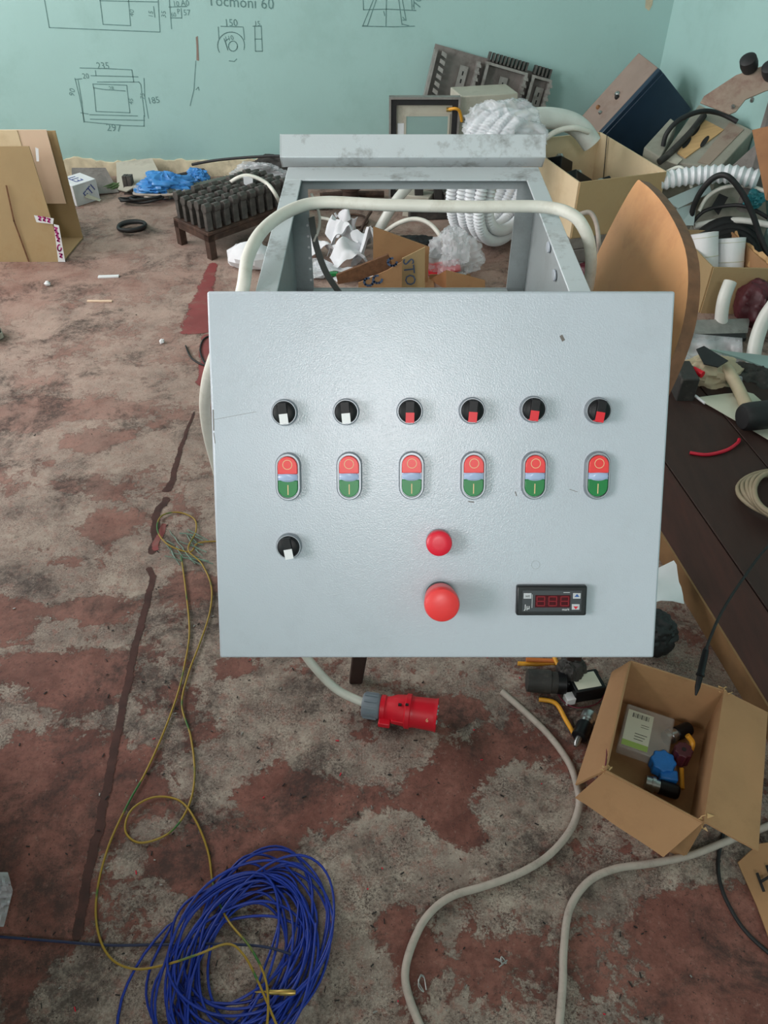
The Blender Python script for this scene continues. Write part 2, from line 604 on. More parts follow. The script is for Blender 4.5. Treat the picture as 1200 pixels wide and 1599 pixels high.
def floor_mat():
    m = bpy.data.materials.new('floor_paint')
    m.use_nodes = True
    nt = m.node_tree
    N, Lk = nt.nodes, nt.links
    b = N['Principled BSDF']
    tc = N.new('ShaderNodeTexCoord')
    src = tc.outputs['Object']

    def nz(scale, det=6, rough=.6, dist=0.):
        n = N.new('ShaderNodeTexNoise')
        n.inputs['Scale'].default_value = scale
        n.inputs['Detail'].default_value = det
        n.inputs['Roughness'].default_value = rough
        n.inputs['Distortion'].default_value = dist
        Lk.new(src, n.inputs['Vector'])
        return n.outputs['Fac']

    def math_(op, a, c=None, d=None):
        n = N.new('ShaderNodeMath')
        n.operation = op
        for i, q in enumerate((a, c, d)):
            if q is None:
                continue
            if isinstance(q, (int, float)):
                n.inputs[i].default_value = q
            else:
                Lk.new(q, n.inputs[i])
        return n.outputs[0]

    def ramp(f, p0, p1, c0=0., c1=1.):
        n = N.new('ShaderNodeMapRange')
        n.interpolation_type = 'SMOOTHSTEP'
        for i, q in enumerate((f, p0, p1, c0, c1)):
            if isinstance(q, (int, float)):
                n.inputs[i].default_value = q
            else:
                Lk.new(q, n.inputs[i])
        return n.outputs[0]

    def mix(f, a, c):
        n = N.new('ShaderNodeMix')
        n.data_type = 'RGBA'
        for i, q in ((0, f), (6, a), (7, c)):
            if isinstance(q, tuple):
                n.inputs[i].default_value = q + (1,)
            elif isinstance(q, (int, float)):
                n.inputs[i].default_value = q
            else:
                Lk.new(q, n.inputs[i])
        return n.outputs[2]
    def attr(nm):
        a_ = N.new('ShaderNodeAttribute')
        a_.attribute_name = nm
        return a_.outputs['Fac']
    big = nz(4.2, 9, .62, .3)
    med = nz(16, 9, .72, .5)
    fin = nz(70, 7, .8)
    s = math_('ADD', math_('MULTIPLY', math_('SUBTRACT', big, .5), 2.0), math_('MULTIPLY', math_('SUBTRACT', med, .5), 2.1))
    s = math_('ADD', s, math_('MULTIPLY', math_('SUBTRACT', fin, .5), 1.5))
    s = math_('ADD', s, math_('MULTIPLY', attr('paint'), 1.05))
    red = ramp(s, .10, .26)
    conc = mix(ramp(nz(7, 7, .7), .32, .66), lin((134, 121, 112)), lin((184, 170, 156)))
    conc = mix(ramp(nz(22, 9, .8), .44, .60, 0, .7), conc, lin((124, 104, 95)))
    speck = math_('MULTIPLY', ramp(nz(230, 5, .88), .46, .57), ramp(nz(13, 6, .75), .36, .62, .12, .95))
    conc = mix(speck, conc, lin((76, 62, 58)))
    conc = mix(math_('MULTIPLY', ramp(nz(330, 4, .85), .54, .63), ramp(nz(17, 5, .7), .40, .60, .1, .7)), conc, lin((206, 196, 186)))
    conc = mix(ramp(nz(34, 9, .85), .50, .62, 0, .6), conc, lin((146, 96, 85)))
    rc = mix(ramp(nz(10, 8, .75), .34, .68), lin((104, 64, 56)), lin((144, 97, 86)))
    rc = mix(ramp(nz(75, 7, .85), .48, .64, 0, .6), rc, lin((80, 51, 46)))
    rc = mix(ramp(nz(52, 8, .88), .56, .66, 0, .65), rc, lin((160, 136, 124)))
    col = mix(red, conc, rc)
    # dust film (heavier towards the far wall) and painted shade mixed with black grime
    dust = math_('MULTIPLY', ramp(nz(7, 8, .7), .30, .62, .35, 1), attr('dust'))
    col = mix(dust, col, lin((176, 150, 138)))
    grime_shade = math_('MULTIPLY', ramp(math_('ADD', nz(5.5, 9, .75, .5), attr('grime_shade')), .49, .64), ramp(nz(46, 8, .88), .38, .56, .12, 1))
    col = mix(math_('MULTIPLY', grime_shade, .8), col, lin((56, 47, 44)))
    col = mix(ramp(nz(130, 3, .7), .62, .68, 0, .85), col, lin((48, 40, 38)))
    Lk.new(col, b.inputs['Base Color'])
    b.inputs['Roughness'].default_value = .72
    b.inputs['Specular IOR Level'].default_value = .3
    bp = N.new('ShaderNodeBump')
    bp.inputs['Strength'].default_value = .6
    bp.inputs['Distance'].default_value = .003
    h = math_('ADD', math_('MULTIPLY', red, .6), math_('MULTIPLY', nz(160, 4, .7), .7))
    Lk.new(h, bp.inputs['Height'])
    Lk.new(bp.outputs[0], b.inputs['Normal'])
    return m


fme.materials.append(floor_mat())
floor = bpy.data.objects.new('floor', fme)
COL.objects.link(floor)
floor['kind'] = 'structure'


def worn(name):                      # paint or dirt mark whose rim breaks up into flecks
    m = MATS[name]
    nt = m.node_tree
    out, b = nt.nodes['Material Output'], nt.nodes['Principled BSDF']
    a_ = nt.nodes.new('ShaderNodeAttribute')
    a_.attribute_name = 'cover'
    tc = nt.nodes.new('ShaderNodeTexCoord')
    n = nt.nodes.new('ShaderNodeTexNoise')
    n.inputs['Scale'].default_value = 60
    n.inputs['Detail'].default_value = 8
    n.inputs['Roughness'].default_value = .75
    nt.links.new(tc.outputs['Object'], n.inputs['Vector'])
    ad = nt.nodes.new('ShaderNodeMath')
    ad.operation = 'ADD'
    nt.links.new(a_.outputs['Fac'], ad.inputs[0])
    nt.links.new(n.outputs['Fac'], ad.inputs[1])
    mr = nt.nodes.new('ShaderNodeMapRange')
    mr.interpolation_type = 'SMOOTHSTEP'
    for i, q in ((1, .92), (2, 1.06), (3, 0), (4, .93)):
        mr.inputs[i].default_value = q
    nt.links.new(ad.outputs[0], mr.inputs[0])
    t = nt.nodes.new('ShaderNodeBsdfTransparent')
    mx = nt.nodes.new('ShaderNodeMixShader')
    nt.links.new(mr.outputs[0], mx.inputs[0])
    nt.links.new(t.outputs[0], mx.inputs[1])
    nt.links.new(b.outputs[0], mx.inputs[2])
    nt.links.new(mx.outputs[0], out.inputs[0])


worn('joint_dirt')
worn('red_paint')


def strip(pts, wd, jit, sd, z, name, material):         # ragged flat mark on the floor
    sp = spline(pts, 40)
    vs, fs, cov = [], [], []
    n_c = 9
    for i, q in enumerate(sp):
        t = (sp[min(i + 1, len(sp) - 1)] - sp[max(0, i - 1)]).normalized()
        n = t.cross(V((0, 0, 1)))
        ww = wd(i / (len(sp) - 1)) * 1.5
        end = min(1., min(i, len(sp) - 1 - i) / 8)
        sh_ = jit * .4 * ww * noise.noise(q * 22 + V((sd, 0, 0)))
        for k in range(n_c):
            c = k / (n_c - 1) * 2 - 1
            vs.append(q + n * (ww * .5 * c + sh_) + V((0, 0, z)))
            cov.append((1 - abs(c)) * 1.05 * end)
    for i in range(len(sp) - 1):
        for k in range(n_c - 1):
            a = i * n_c + k
            fs.append((a, a + 1, a + n_c + 1, a + n_c))
    o = build(MB().add(vs, fs), name, material, floor)
    o.data.attributes.new('cover', 'FLOAT', 'POINT').data.foreach_set('value', cov)
    return o


jp = [(305, 640), (286, 690), (270, 745), (262, 770)]
strip(gp(jp, 0), lambda t: .007 + .02 * t, .5, 1, .001, 'floor_joint', 'joint_dirt')
jp = [(262, 775), (247, 800), (243, 830), (238, 868)]
strip(gp(jp, 0), lambda t: .024, .5, 2, .001, 'floor_joint', 'joint_dirt')
jp = [(232, 885), (238, 905), (228, 950), (212, 1010), (196, 1085), (180, 1165), (160, 1270), (140, 1360), (118, 1478)]
strip(gp(jp, 0), lambda t: .017 + .003 * t, .35, 3, .001, 'floor_joint', 'joint_dirt')
strip(gp([(334, 408), (322, 450), (310, 490), (304, 524)], 0), lambda t: .035 + .10 * t, .25, 4, .0012, 'red_floor_stripe', 'red_paint')
strip(gp([(325, 520), (322, 560), (316, 606)], 0), lambda t: .05, .3, 5, .0012, 'red_floor_stripe', 'red_paint')
strip(gp([(262, 818), (250, 835), (240, 862)], 0), lambda t: .02, .7, 6, .0014, 'red_floor_stripe', 'red_paint')

# walls
WR0, WR1 = V((1.195, YB, 0)), V((2.30, YF, 0))          # right wall foot line, out of square
wall_back = struct(MB().box((XL - .2, YB, 0), (1.45, YB + .2, ZC)), 'wall_back', 'wall_teal')
d = (WR1 - WR0)
nr = V((-d.y, d.x, 0)).normalized()
nr = nr if nr.x > 0 else -nr
struct(MB().par(WR0, d, nr * .2, (0, 0, ZC)), 'wall_right', 'wall_teal')
lw = MB().box((XL - .2, YF - .2, 0), (XL, YB, 1.0)).box((XL - .2, YF - .2, 2.65), (XL, YB, ZC)).box((XL - .2, YF - .2, 1.0), (XL, -1.8, 2.65)).box((XL - .2, -1.8, 1.0), (XL, -.5, 1.35))
lw.box((XL - .2, -.5, 1.0), (XL, 1.1, 2.65)).box((XL - .2, 3.6, 1.0), (XL, YB, 2.65)).box((XL - .2, 1.1, 2.5), (XL, 3.6, 2.65))
struct(lw, 'wall_left', 'wall_teal')
fw_ = MB().box((XL - .2, YF - .2, 0), (XR, YF, 2.02)).box((XL - .2, YF - .2, 2.62), (XR, YF, ZC)).box((XL - .2, YF - .2, 2.02), (-.205, YF, 2.62)).box((.245, YF - .2, 2.02), (XR, YF, 2.62))
struct(fw_, 'wall_front', 'wall_teal')
struct(MB().box((XL - .2, YF - .2, ZC), (XR, YB + .2, ZC + .1)), 'ceiling', 'ceiling_white')


def window(name, o, u, wd, ht, nrm, cols):
    o, u, nrm = V(o), V(u), V(nrm)
    up = V((0, 0, 1))
    fr = MB()
    fr.par(o, u * wd, nrm * .06, up * .06).par(o + up * (ht - .06), u * wd, nrm * .06, up * .06)
    for k in range(cols + 1):
        fr.par(o + u * ((wd - .06) * k / cols), u * .06, nrm * .06, up * ht)
    f = struct(fr, name, 'window_frame')
    for k in range(cols):
        build(MB().par(o + u * (.06 + (wd - .06) * k / cols) + up * .06 + nrm * .02, u * ((wd - .06) / cols - .06), nrm * .004, up * (ht - .12)), 'pane', 'window_glass', f)


window('window_1', (XL - .12, 1.1, 1.0), (0, 1, 0), 2.5, 1.5, (1, 0, 0), 3)
window('window_2', (XL - .12, -1.8, 1.35), (0, 1, 0), 1.3, 1.3, (1, 0, 0), 2)
window('window_3', (-.205, YF - .12, 2.02), (1, 0, 0), .45, .6, (0, 1, 0), 1)

# broken plaster along the foot of the far wall
pl = MB()
row = []
x = XL
while x < 1.19:
    h = .058 + .022 * noise.noise(V((x * 6, 0, 0))) + .012 * rnd.random()
    row.append((x, h))
    x += .02
gv, gf = [], []
for i, (x, h) in enumerate(row):
    dd = .010 + .007 * rnd.random()
    gv += [(x, YB - dd - .012, 0), (x, YB - dd, h * .55), (x, YB - dd * .6, h), (x, YB, h + .002)]
for i in range(len(row) - 1):
    for k in range(3):
        gf.append((4 * i + k, 4 * i + 4 + k, 4 * i + 5 + k, 4 * i + 1 + k))
struct(MB().add(gv, gf), 'trim_1', 'plaster')

# pencil drawings on the far wall
NW = V((0, -1, 0))


def Wp(*pts):
    return [A(x, y, YB) for x, y in pts]


def draw(lines, texts, wd=.0034, name='pencil_drawing', material='pencil', dark=None):
    mb = MB()
    for l in lines:
        stroke(mb, Wp(*l), wd, NW)
    for body, x, y, s, ang in texts:
        u = V((math.cos(R(ang)), 0, math.sin(R(ang))))
        v = V((-math.sin(R(ang)), 0, math.cos(R(ang))))
        text(mb, body, s * .75, A(x, y, YB), u, v, NW, .001)
    return build(mb, name, material, wall_back)


draw([[(66, -20), (77, 43), (250, 50), (246, -20)], [(155, -10), (161, 38), (204, 40), (200, -10)], [(156, 1), (246, 3)], [(240, 10), (242, 27)],
      [(263, -20), (268, 45)], [(264, 11), (292, 10)], [(267, 28), (284, 28), (283, 13)]],
     [('40', 206, 20, .035, 75), ('15', 236, 22, .035, 80), ('35', 256, 22, .035, 80), ('10', 275, 6, .035, 0), ('A0', 289, 5, .04, 0), ('60', 271, 23, .03, 0), ('P', 279, 18, .035, 0), ('57', 292, 20, .04, 0)])
draw([[(125, 106), (165, 107), (206, 109), (209, 128)], [(142, 118), (180, 119), (216, 120)], [(117, 124), (128, 123)], [(117, 122), (124, 150), (132, 190), (193, 196), (226, 197)],
      [(122, 125), (128, 160), (131, 191)], [(150, 118), (149, 110)], [(152, 128), (217, 128), (220, 132), (226, 182)], [(145, 131), (198, 133), (203, 176), (150, 174), (147, 140), (145, 131)],
      [(146, 137), (165, 140), (196, 142)], [(126, 176), (138, 178)], [(140, 179), (215, 181)], [(141, 186), (226, 188)], [(225, 122), (226, 150), (232, 185)], [(225, 180), (225, 197)]],
     [('235', 161, 103, .05, 0), ('297', 178, 200, .06, -4), ('185', 240, 157, .05, 5), ('20', 134, 119, .04, 0), ('90', 113, 144, .045, 70), ('28', 174, 138, .03, 0), ('45', 205, 158, .035, 80), ('75', 223, 150, .035, 80)])
circ = [(361 + 21 * math.cos(a * .2), 71 + 21 * math.sin(a * .2)) for a in range(13, 34)]
circ2 = [(364 + 7 * math.cos(a * .5), 72 + 8 * math.sin(a * .5)) for a in range(14)]
draw([circ, circ2, [(345, 41), (379, 42)], [(341, 42), (342, 60)], [(380, 42), (382, 62)], [(350, 60), (356, 78), (352, 64), (358, 60)], [(395, 41), (408, 41)], [(398, 40), (399, 80), (410, 80), (408, 40)],
      [(358, 95), (366, 96), (370, 92)], [(398, 61), (409, 61)]],
     [('150', 361, 36, .05, 0), ('15', 402, 37, .035, 0), ('110', 358, 60, .035, 10), ('Tocmoni 60', 376, 4, .075, -3)])
sx, sy = 1 / 8.57, 1 / 8.57
dc = lambda *p: [(540 + a * sx, b * sy) for a, b in p]
draw([dc((232, -60), (240, 130), (560, 122), (940, 140)), dc((880, -60), (890, 135)), dc((912, -60), (916, 120)), dc((395, -60), (230, 345), (292, 345), (430, -60)), dc((548, -60), (540, 350)),
      dc((705, -60), (755, 330)), dc((750, -60), (810, 275)), dc((222, 350), (640, 358), (925, 350)), dc((760, 322), (850, 345)), dc((510, 150), (525, 210)), dc((765, 230), (800, 270), (765, 268))],
     [('70', 653, 3, .06, 80)])
build(MB().add([q + NW * .001 for q in Wp((306, 58), (309, 56), (310, 74), (311, 95), (307, 94), (307, 76))], [(0, 1, 2, 3, 4, 5)]), 'wall_stain', 'brown_paint', wall_back)
build(MB().add([q + NW * .001 for q in Wp((1009, -4), (1021, -4), (1019, 8), (1014, 17), (1008, 12))], [(0, 1, 2, 3, 4)]), 'plaster_chip', 'plaster', wall_back)
draw([[(306, 95), (303, 140), (297, 165)], [(306, 140), (310, 136), (311, 141)]], [], .003)

# ================================================================== CONTROL CONSOLE
PT = CC + ray(690, 454.5) * .839
PB = CC + ray(690, 1027.5) * .906
PX0, PX1 = -.1890, .3108
PVu = (PT - PB)
PVu.x = 0
PH = PVu.length
PVu.normalize()
PN = V((1, 0, 0)).cross(PVu)          # outward normal (towards the camera and up)
PANG = math.atan2(PVu.z, PVu.y)       # rotation about x that lays local z on the normal


def onp(px, py):
    d = ray(px, py)
    t = (PT - CC).dot(PN) / d.dot(PN)
    return CC + d * t


BX0, BX1, BY1, BZ1, BZ0 = -.153, .246, 1.300, .866, .4562
con = thing('control_console', 'pale grey metal control console with push buttons, standing on a chair', 'control panel', (.05, 1.05, BZ0))
# front panel: folded door with a returned edge
pb = MB()
c0 = V((PX0, PT.y, PT.z))
back = -PN * .018
pb.par(V((PX0, PB.y, PB.z)), V((PX1 - PX0, 0, 0)), PVu * PH, -PN * .002)
for o_, a_, b_ in ((V((PX0, PB.y, PB.z)), V((.002, 0, 0)), PVu * PH), (V((PX1 - .002, PB.y, PB.z)), V((.002, 0, 0)), PVu * PH),
                   (V((PX0, PB.y, PB.z)), V((PX1 - PX0, 0, 0)), PVu * .002), (V((PX0, PB.y, PB.z)) + PVu * (PH - .002), V((PX1 - PX0, 0, 0)), PVu * .002)):
    pb.par(o_, a_, b_, back)
panel = build(MB().par(V((PX0, PB.y, PB.z)), V((PX1 - PX0, 0, 0)), PVu * PH, -PN * .016), 'front_panel', 'panel_paint', con, bevel=.0025)
# body: two side walls, bottom, front wall, rear frame, top flanges
prof = [(.775, BZ1 - .004), (BY1, BZ1), (BY1, BZ0), (.80, BZ0), (.640, .600)]
for xx in (BX0, BX1 - .002):
    build(MB().prism([(xx, y, z) for y, z in prof], (.002, 0, 0)), 'side_wall', 'body_paint', con)
build(MB().box((BX0 + .002, .80, BZ0), (BX1 - .002, BY1, BZ0 + .002)), 'bottom_plate', 'body_paint', con)
build(MB().par((BX0 + .002, .80, BZ0 + .002), (BX1 - BX0 - .004, 0, 0), (0, -.16, .142), (0, .002, 0)), 'lower_front_plate', 'body_paint', con)
for s in (0, 1):
    xa = BX0 if s == 0 else BX1 - .026
    build(MB().box((xa, .785, BZ1), (xa + .026, BY1 - .056, BZ1 + .003)), 'top_flange', 'lid_lit_flange_paint', con, bevel=.001)  # paler than the body in place of light from above
build(MB().box((BX0, BY1 - .056, BZ1), (BX1, BY1, BZ1 + .003)), 'top_flange', 'lid_lit_flange_paint', con, bevel=.001)
oz0, oz1, ox0, ox1 = .672, .842, -.122, .213
build(MB().box((BX0 + .002, BY1 - .02, BZ0 + .002), (BX1 - .002, BY1 - .018, oz0)), 'rear_lower_plate', 'body_paint', con)
for (lo, hi) in (((BX0 + .002, BY1 - .022, oz1), (BX1 - .002, BY1 - .018, BZ1)), ((BX0 + .002, BY1 - .022, oz0), (ox0, BY1 - .018, oz1)), ((ox1, BY1 - .022, oz0), (BX1 - .002, BY1 - .018, oz1))):
    build(MB().box(lo, hi), 'rear_frame', 'body_paint', con)
build(MB().box((ox0 - .001, BY1 - .05, oz0 - .022), (ox1 + .001, BY1 - .022, oz0)), 'rear_rail', 'body_paint', con)
# white dots painting brightness seen through rear frame holes; wall knockouts
for k in range(6):
    q = A(483 - 1.0 * k, 352 + 17 * k, BY1 - .022)
    build(MB().lathe((ox0 - .004, q.y, q.z), (0, -1, 0), [(0, .0022), (.0012, .0018)], 8), 'bright_hole_dot', 'white_plastic', con)
for k in range(3):
    yy = 1.12 - .065 * k
    zz = .815 - .013 * k
    ov = [(BX1 - .003, yy + .011 * math.cos(a), zz + .0075 * math.sin(a)) for a in [i * math.pi / 8 for i in range(16)]]
    build(MB().prism(ov, (-.003, 0, 0)), 'knockout', 'panel_paint', con, bevel=.001)
    ov = [(BX0 + .003, yy + .011 * math.cos(a), zz + .0075 * math.sin(a)) for a in [i * math.pi / 8 for i in range(16)]]
    build(MB().prism(ov, (.003, 0, 0)), 'knockout', 'body_paint', con, bevel=.001)
# folded rear hood: upright strip, sloping face, return behind
h0, h1 = V((0, BY1 + .020, BZ1 - .004)), V((0, BY1 + .002, .883))
h2 = h1 + V((0, .669, .743)) * .037
h3 = h2 + V((0, .03, -.024))
hw0, hw1 = BX0 - .012, BX1 + .010
hp = [h0, h1, h2, h3, h3 + V((0, -.003, -.001)), h2 + V((0, .0, -.005)), h1 + V((0, .004, -.002)), h0 + V((0, .004, 0))]
build(MB().prism([(hw0, q.y, q.z) for q in hp], (hw1 - hw0, 0, 0)), 'rear_hood', 'lid_lit_flange_paint', con, bevel=.0015)
for xx in (hw0, hw1 - .002):
    build(MB().prism([(xx, q.y, q.z) for q in (h0, h1, h2, h3, h0 + V((0, .03, -.01)))], (.002, 0, 0)), 'hood_end', 'lid_lit_flange_paint', con)
# things fixed inside: terminal rail seen just above the panel
build(MB().box((-.02, .86, .770), (.21, .895, .776)), 'terminal_rail', 'steel', con)
for k in range(7):
    x0 = .10 + .015 * k
    build(MB().box((x0, .852, .776), (x0 + .0135, .90, .826 - .003 * (k % 2))), 'terminal_block', 'white_plastic' if k % 3 else 'black_plastic', con, bevel=.001)
build(MB().lathe((.047, .885, .776), (0, 0, 1), [(0, .017), (.046, .017), (.05, .015)], 20), 'terminal_cap', 'steel', con)
build(MB().tube(spline([V((-.01, .86, .78)), V((.01, .87, .822)), V((.05, .89, .842)), V((.09, .88, .825)), V((.11, .86, .78))], 8), .0035, 8), 'inner_cable', 'black_rubber', con, sharp=80)

ROT = (PANG, 0, 0)
SELP = [(446, 643, 'w', 6), (542, 642, 'w', 5), (641, 641, 'r', -1), (738, 640, 'r', -4), (833, 638, 'r', -7), (934, 640, 'r', -9), (453, 851, 'w', 10)]


def stadium(hw, hl, n=10):
    pts = []
    for k in range(n + 1):
        a = math.pi * k / n
        pts.append((hw * math.cos(a), hl - hw + hw * math.sin(a)))
    for k in range(n + 1):
        a = math.pi + math.pi * k / n
        pts.append((hw * math.cos(a), -(hl - hw) + hw * math.sin(a)))
    return pts


meshes = {}


def lpart(key, mbf, name, material, parent, loc=(0, 0, 0), rot=None, bevel=0.):
    """local-space part; copies share one mesh"""
    if key not in meshes:
        o = build(mbf(), name, material, parent, local=True, bevel=bevel)
        meshes[key] = o
    else:
        s = meshes[key]
        o = s.copy()
        COL.objects.link(o)
        o.parent = parent
    o.location = loc
    o.rotation_euler = rot or (0, 0, 0)
    return o


def selbase():
    return MB().lathe((0, 0, 0), (0, 0, 1), [(0, .0146), (.004, .0146), (.0068, .0140), (.0082, .0132), (.0082, .0126), (.006, .0124)], 32)


def selknob():
    m = MB().lathe((0, 0, .002), (0, 0, 1), [(0, .0123), (.0065, .0123), (.0090, .0110), (.0102, .007), (.0104, .0)], 32)
    m.prism([(-.0047, .0112, .006), (.0047, .0112, .006), (.0047, -.0112, .006), (-.0047, -.0112, .006)], (0, 0, .0105))
    return m


for px, py, c, ang in SELP:
    q = onp(px - 1, py + 1) - wloc(con)
    b = lpart('selbase', selbase, 'selector_switch', 'silver_ring', con, q, ROT)
    k = lpart('selknob', selknob, 'knob', 'black_plastic', b, (0, 0, 0), (0, 0, R(ang)), bevel=.0006)
    lpart('selptr' + c, lambda: MB().box((-.0046, -.0119, .007), (.0046, -.0010, .0170)), 'pointer', 'white_plastic' if c == 'w' else 'red_pointer', b, (0, 0, 0), (0, 0, R(ang)))
    meshes['selptr' + c].data.materials[0] = MATS['white_plastic' if c == 'w' else 'red_pointer']

DBL = [(451, 744), (546, 743), (643, 742), (739, 742), (834, 742), (932, 742)]


def dblbase():
    m = MB()
    rings = [(.0142, .0268, 0), (.0142, .0268, .004), (.0128, .0254, .0075), (.0114, .024, .0075), (.0112, .0238, .004)]
    n = None
    vs, fs = [], []
    for hw, hl, z in rings:
        p = stadium(hw, hl)
        n = len(p)
        vs += [(a, b_, z) for a, b_ in p]
    for i in range(len(rings) - 1):
        for k in range(n):
            k2 = (k + 1) % n
            fs.append((i * n + k, i * n + k2, (i + 1) * n + k2, (i + 1) * n + k))
    fs.append(tuple(range((len(rings) - 1) * n, len(rings) * n)))
    fs.append(tuple(range(n))[::-1])
    return m.add(vs, fs)


def cap(sign):
    def f():
        p = [q for q in stadium(.0108, .0228, 12)]
        if sign > 0:
            pts = [q for q in p if q[1] > .0036]
            pts = [(.0108, .0036)] + pts + [(-.0108, .0036)]
            z = .0098
        else:
            pts = [q for q in p if q[1] < -.0036]
            pts = [(-.0108, -.0036)] + pts + [(.0108, -.0036)]
            z = .0082
        return MB().prism([(a, b_, .003) for a, b_ in pts], (0, 0, z - .003))
    return f


def lens():
    pts = [(.0107 * math.cos(a), .0052 * math.sin(a)) for a in [i * math.pi / 12 for i in range(24)]]
    vs = [(x, y, .003) for x, y in pts] + [(x, y, .0085) for x, y in pts] + [(x * .6, y * .6, .0104) for x, y in pts]
    fs = [(i, (i + 1) % 24, 24 + (i + 1) % 24, 24 + i) for i in range(24)] + [(24 + i, 24 + (i + 1) % 24, 48 + (i + 1) % 24, 48 + i) for i in range(24)] + [tuple(range(48, 72))]
    fs.append(tuple(range(24))[::-1])
    # straight sides between the two caps
    return MB().add(vs, fs).box((-.0107, -.0036, .003), (.0107, .0036, .0072))


def ringmark():
    m = MB()
    n = 24
    vs, fs = [], []
    for k in range(n):
        a = 2 * math.pi * k / n
        for rr in (.0047, .0054):
            vs.append((rr * math.cos(a), .0140 + rr * math.sin(a), .00995))
    for k in range(n):
        k2 = (k + 1) % n
        fs.append((2 * k, 2 * k + 1, 2 * k2 + 1, 2 * k2))
    return m.add(vs, fs)


for px, py in DBL:
    q = onp(px, py) - wloc(con)
    b = lpart('dbl', dblbase, 'double_push_button', 'silver_ring', con, q, ROT)
    lpart('capr', cap(1), 'stop_cap', 'red_cap', b, bevel=.0008)
    lpart('capg', cap(-1), 'start_cap', 'green_cap', b, bevel=.0008)
    lpart('lens', lens, 'indicator_lens', 'lens_blue', b)
    lpart('ringm', ringmark, 'ring_mark', 'cream_mark', b)
    lpart('barm', lambda: MB().box((-.0005, -.0195, .008), (.0005, -.0085, .00835)), 'bar_mark', 'cream_mark', b)

q = onp(685, 845) - wloc(con)
b = lpart('rb', lambda: MB().lathe((0, 0, 0), (0, 0, 1), [(0, .0138), (.004, .0138), (.0045, .012)], 32), 'stop_button', 'silver_ring', con, q, ROT)
lpart('rbc', lambda: MB().lathe((0, 0, .003), (0, 0, 1), [(0, .0135), (.002, .0142), (.009, .0145), (.0115, .0138), (.0128, .0118), (.0132, .006), (.0133, 0)], 40), 'button_cap', 'red_button', b)
q = onp(687, 930) - wloc(con)
b = lpart('es', lambda: MB().lathe((0, 0, 0), (0, 0, 1), [(0, .0165), (.006, .0165), (.008, .0145), (.014, .0135)], 32), 'emergency_stop', 'bezel_black', con, q, ROT)
lpart('esc', lambda: MB().lathe((0, 0, .010), (0, 0, 1), [(0, .0150), (.002, .0178), (.008, .0182), (.016, .0188), (.021, .0194), (.0265, .0194), (.0298, .018), (.0315, .014), (.0325, .007), (.0327, 0)], 44), 'mushroom_cap', 'red_cap', b)

# digital temperature controller
c1, c2 = onp(806, 912), onp(913, 958)
q = (c1 + c2) / 2 - wloc(con)
hw, hh = (c2.x - c1.x) / 2, (c1 - c2).dot(PVu) / 2
cb = lpart('tc', lambda: MB().box((-hw, -hh, 0), (hw, hh, .009)), 'temperature_controller', 'bezel_black', con, q, ROT, bevel=.002)
fx, fy = hw * .84, hh * .70
lpart('tcf', lambda: MB().box((-fx, -fy, .0088), (fx, fy, .0094)), 'face_plate', 'face_grey', cb)
lpart('tcd', lambda: MB().box((-hw * .48, -hh * .42, .0094), (hw * .52, hh * .40, .0098)), 'display', 'display_red', cb)


def digits():
    m = MB()
    for k in range(3):
        cx = -hw * .32 + k * hw * .34
        w2, h2 = hw * .11, hh * .30
        t = .0011
        for (x0, y0, x1, y1) in ((-w2, h2, w2, h2), (-w2, 0, w2, 0), (-w2, -h2, w2, -h2), (-w2, 0, -w2, h2), (w2, 0, w2, h2), (-w2, -h2, -w2, 0), (w2, -h2, w2, 0)):
            m.box((cx + min(x0, x1) - t / 2, min(y0, y1) - t / 2, .0098), (cx + max(x0, x1) + t / 2, max(y0, y1) + t / 2, .0100))
    return m


lpart('tcdig', digits, 'display_digits', 'digit_red', cb)
for kx, ky, kn in ((-.70, .36, 'set'), (.70, .36, 'up'), (.68, -.38, 'down')):
    lpart('tck' + kn, lambda: MB().box((hw * (kx - .11), hh * (ky - .19), .0094), (hw * (kx + .11), hh * (ky + .19), .0104)), 'key', 'key_grey', cb, bevel=.0004)


def tctext():
    m = MB()
    text(m, 'set', .0042, (-hw * .70, hh * .36, .0104), (1, 0, 0), (0, 1, 0), (0, 0, 1), .0002)
    return m


lpart('tct1', tctext, 'key_print', 'ink_black', cb)
lpart('tct2', lambda: MB().prism([(hw * .70 - .0028, hh * .30, .0104), (hw * .70 + .0028, hh * .30, .0104), (hw * .70, hh * .30 + .0034, .0104)], (0, 0, .0002)), 'key_print', 'key_blue', cb)
lpart('tct3', lambda: MB().prism([(hw * .68 - .0028, -hh * .34, .0104), (hw * .68, -hh * .34 - .0034, .0104), (hw * .68 + .0028, -hh * .34, .0104)], (0, 0, .0002)), 'key_print', 'red_plastic', cb)


def tctext2():
    m = MB()
    text(m, 'Jµ', .008, (-hw * .70, -hh * .40, .0094), (1, 0, 0), (0, 1, 0), (0, 0, 1), .0003)
    text(m, 'mark', .004, (hw * .40, -hh * .56, .0094), (1, 0, 0), (0, 1, 0), (0, 0, 1), .0003)
    m.box((-hw * .57, -hh * .45, .0094), (-hw * .56, hh * .45, .0097))
    m.box((hw * .32, hh * .56, .0094), (hw * .50, hh * .59, .0097))
    return m


lpart('tct4', tctext2, 'face_print', 'white_plastic', cb)
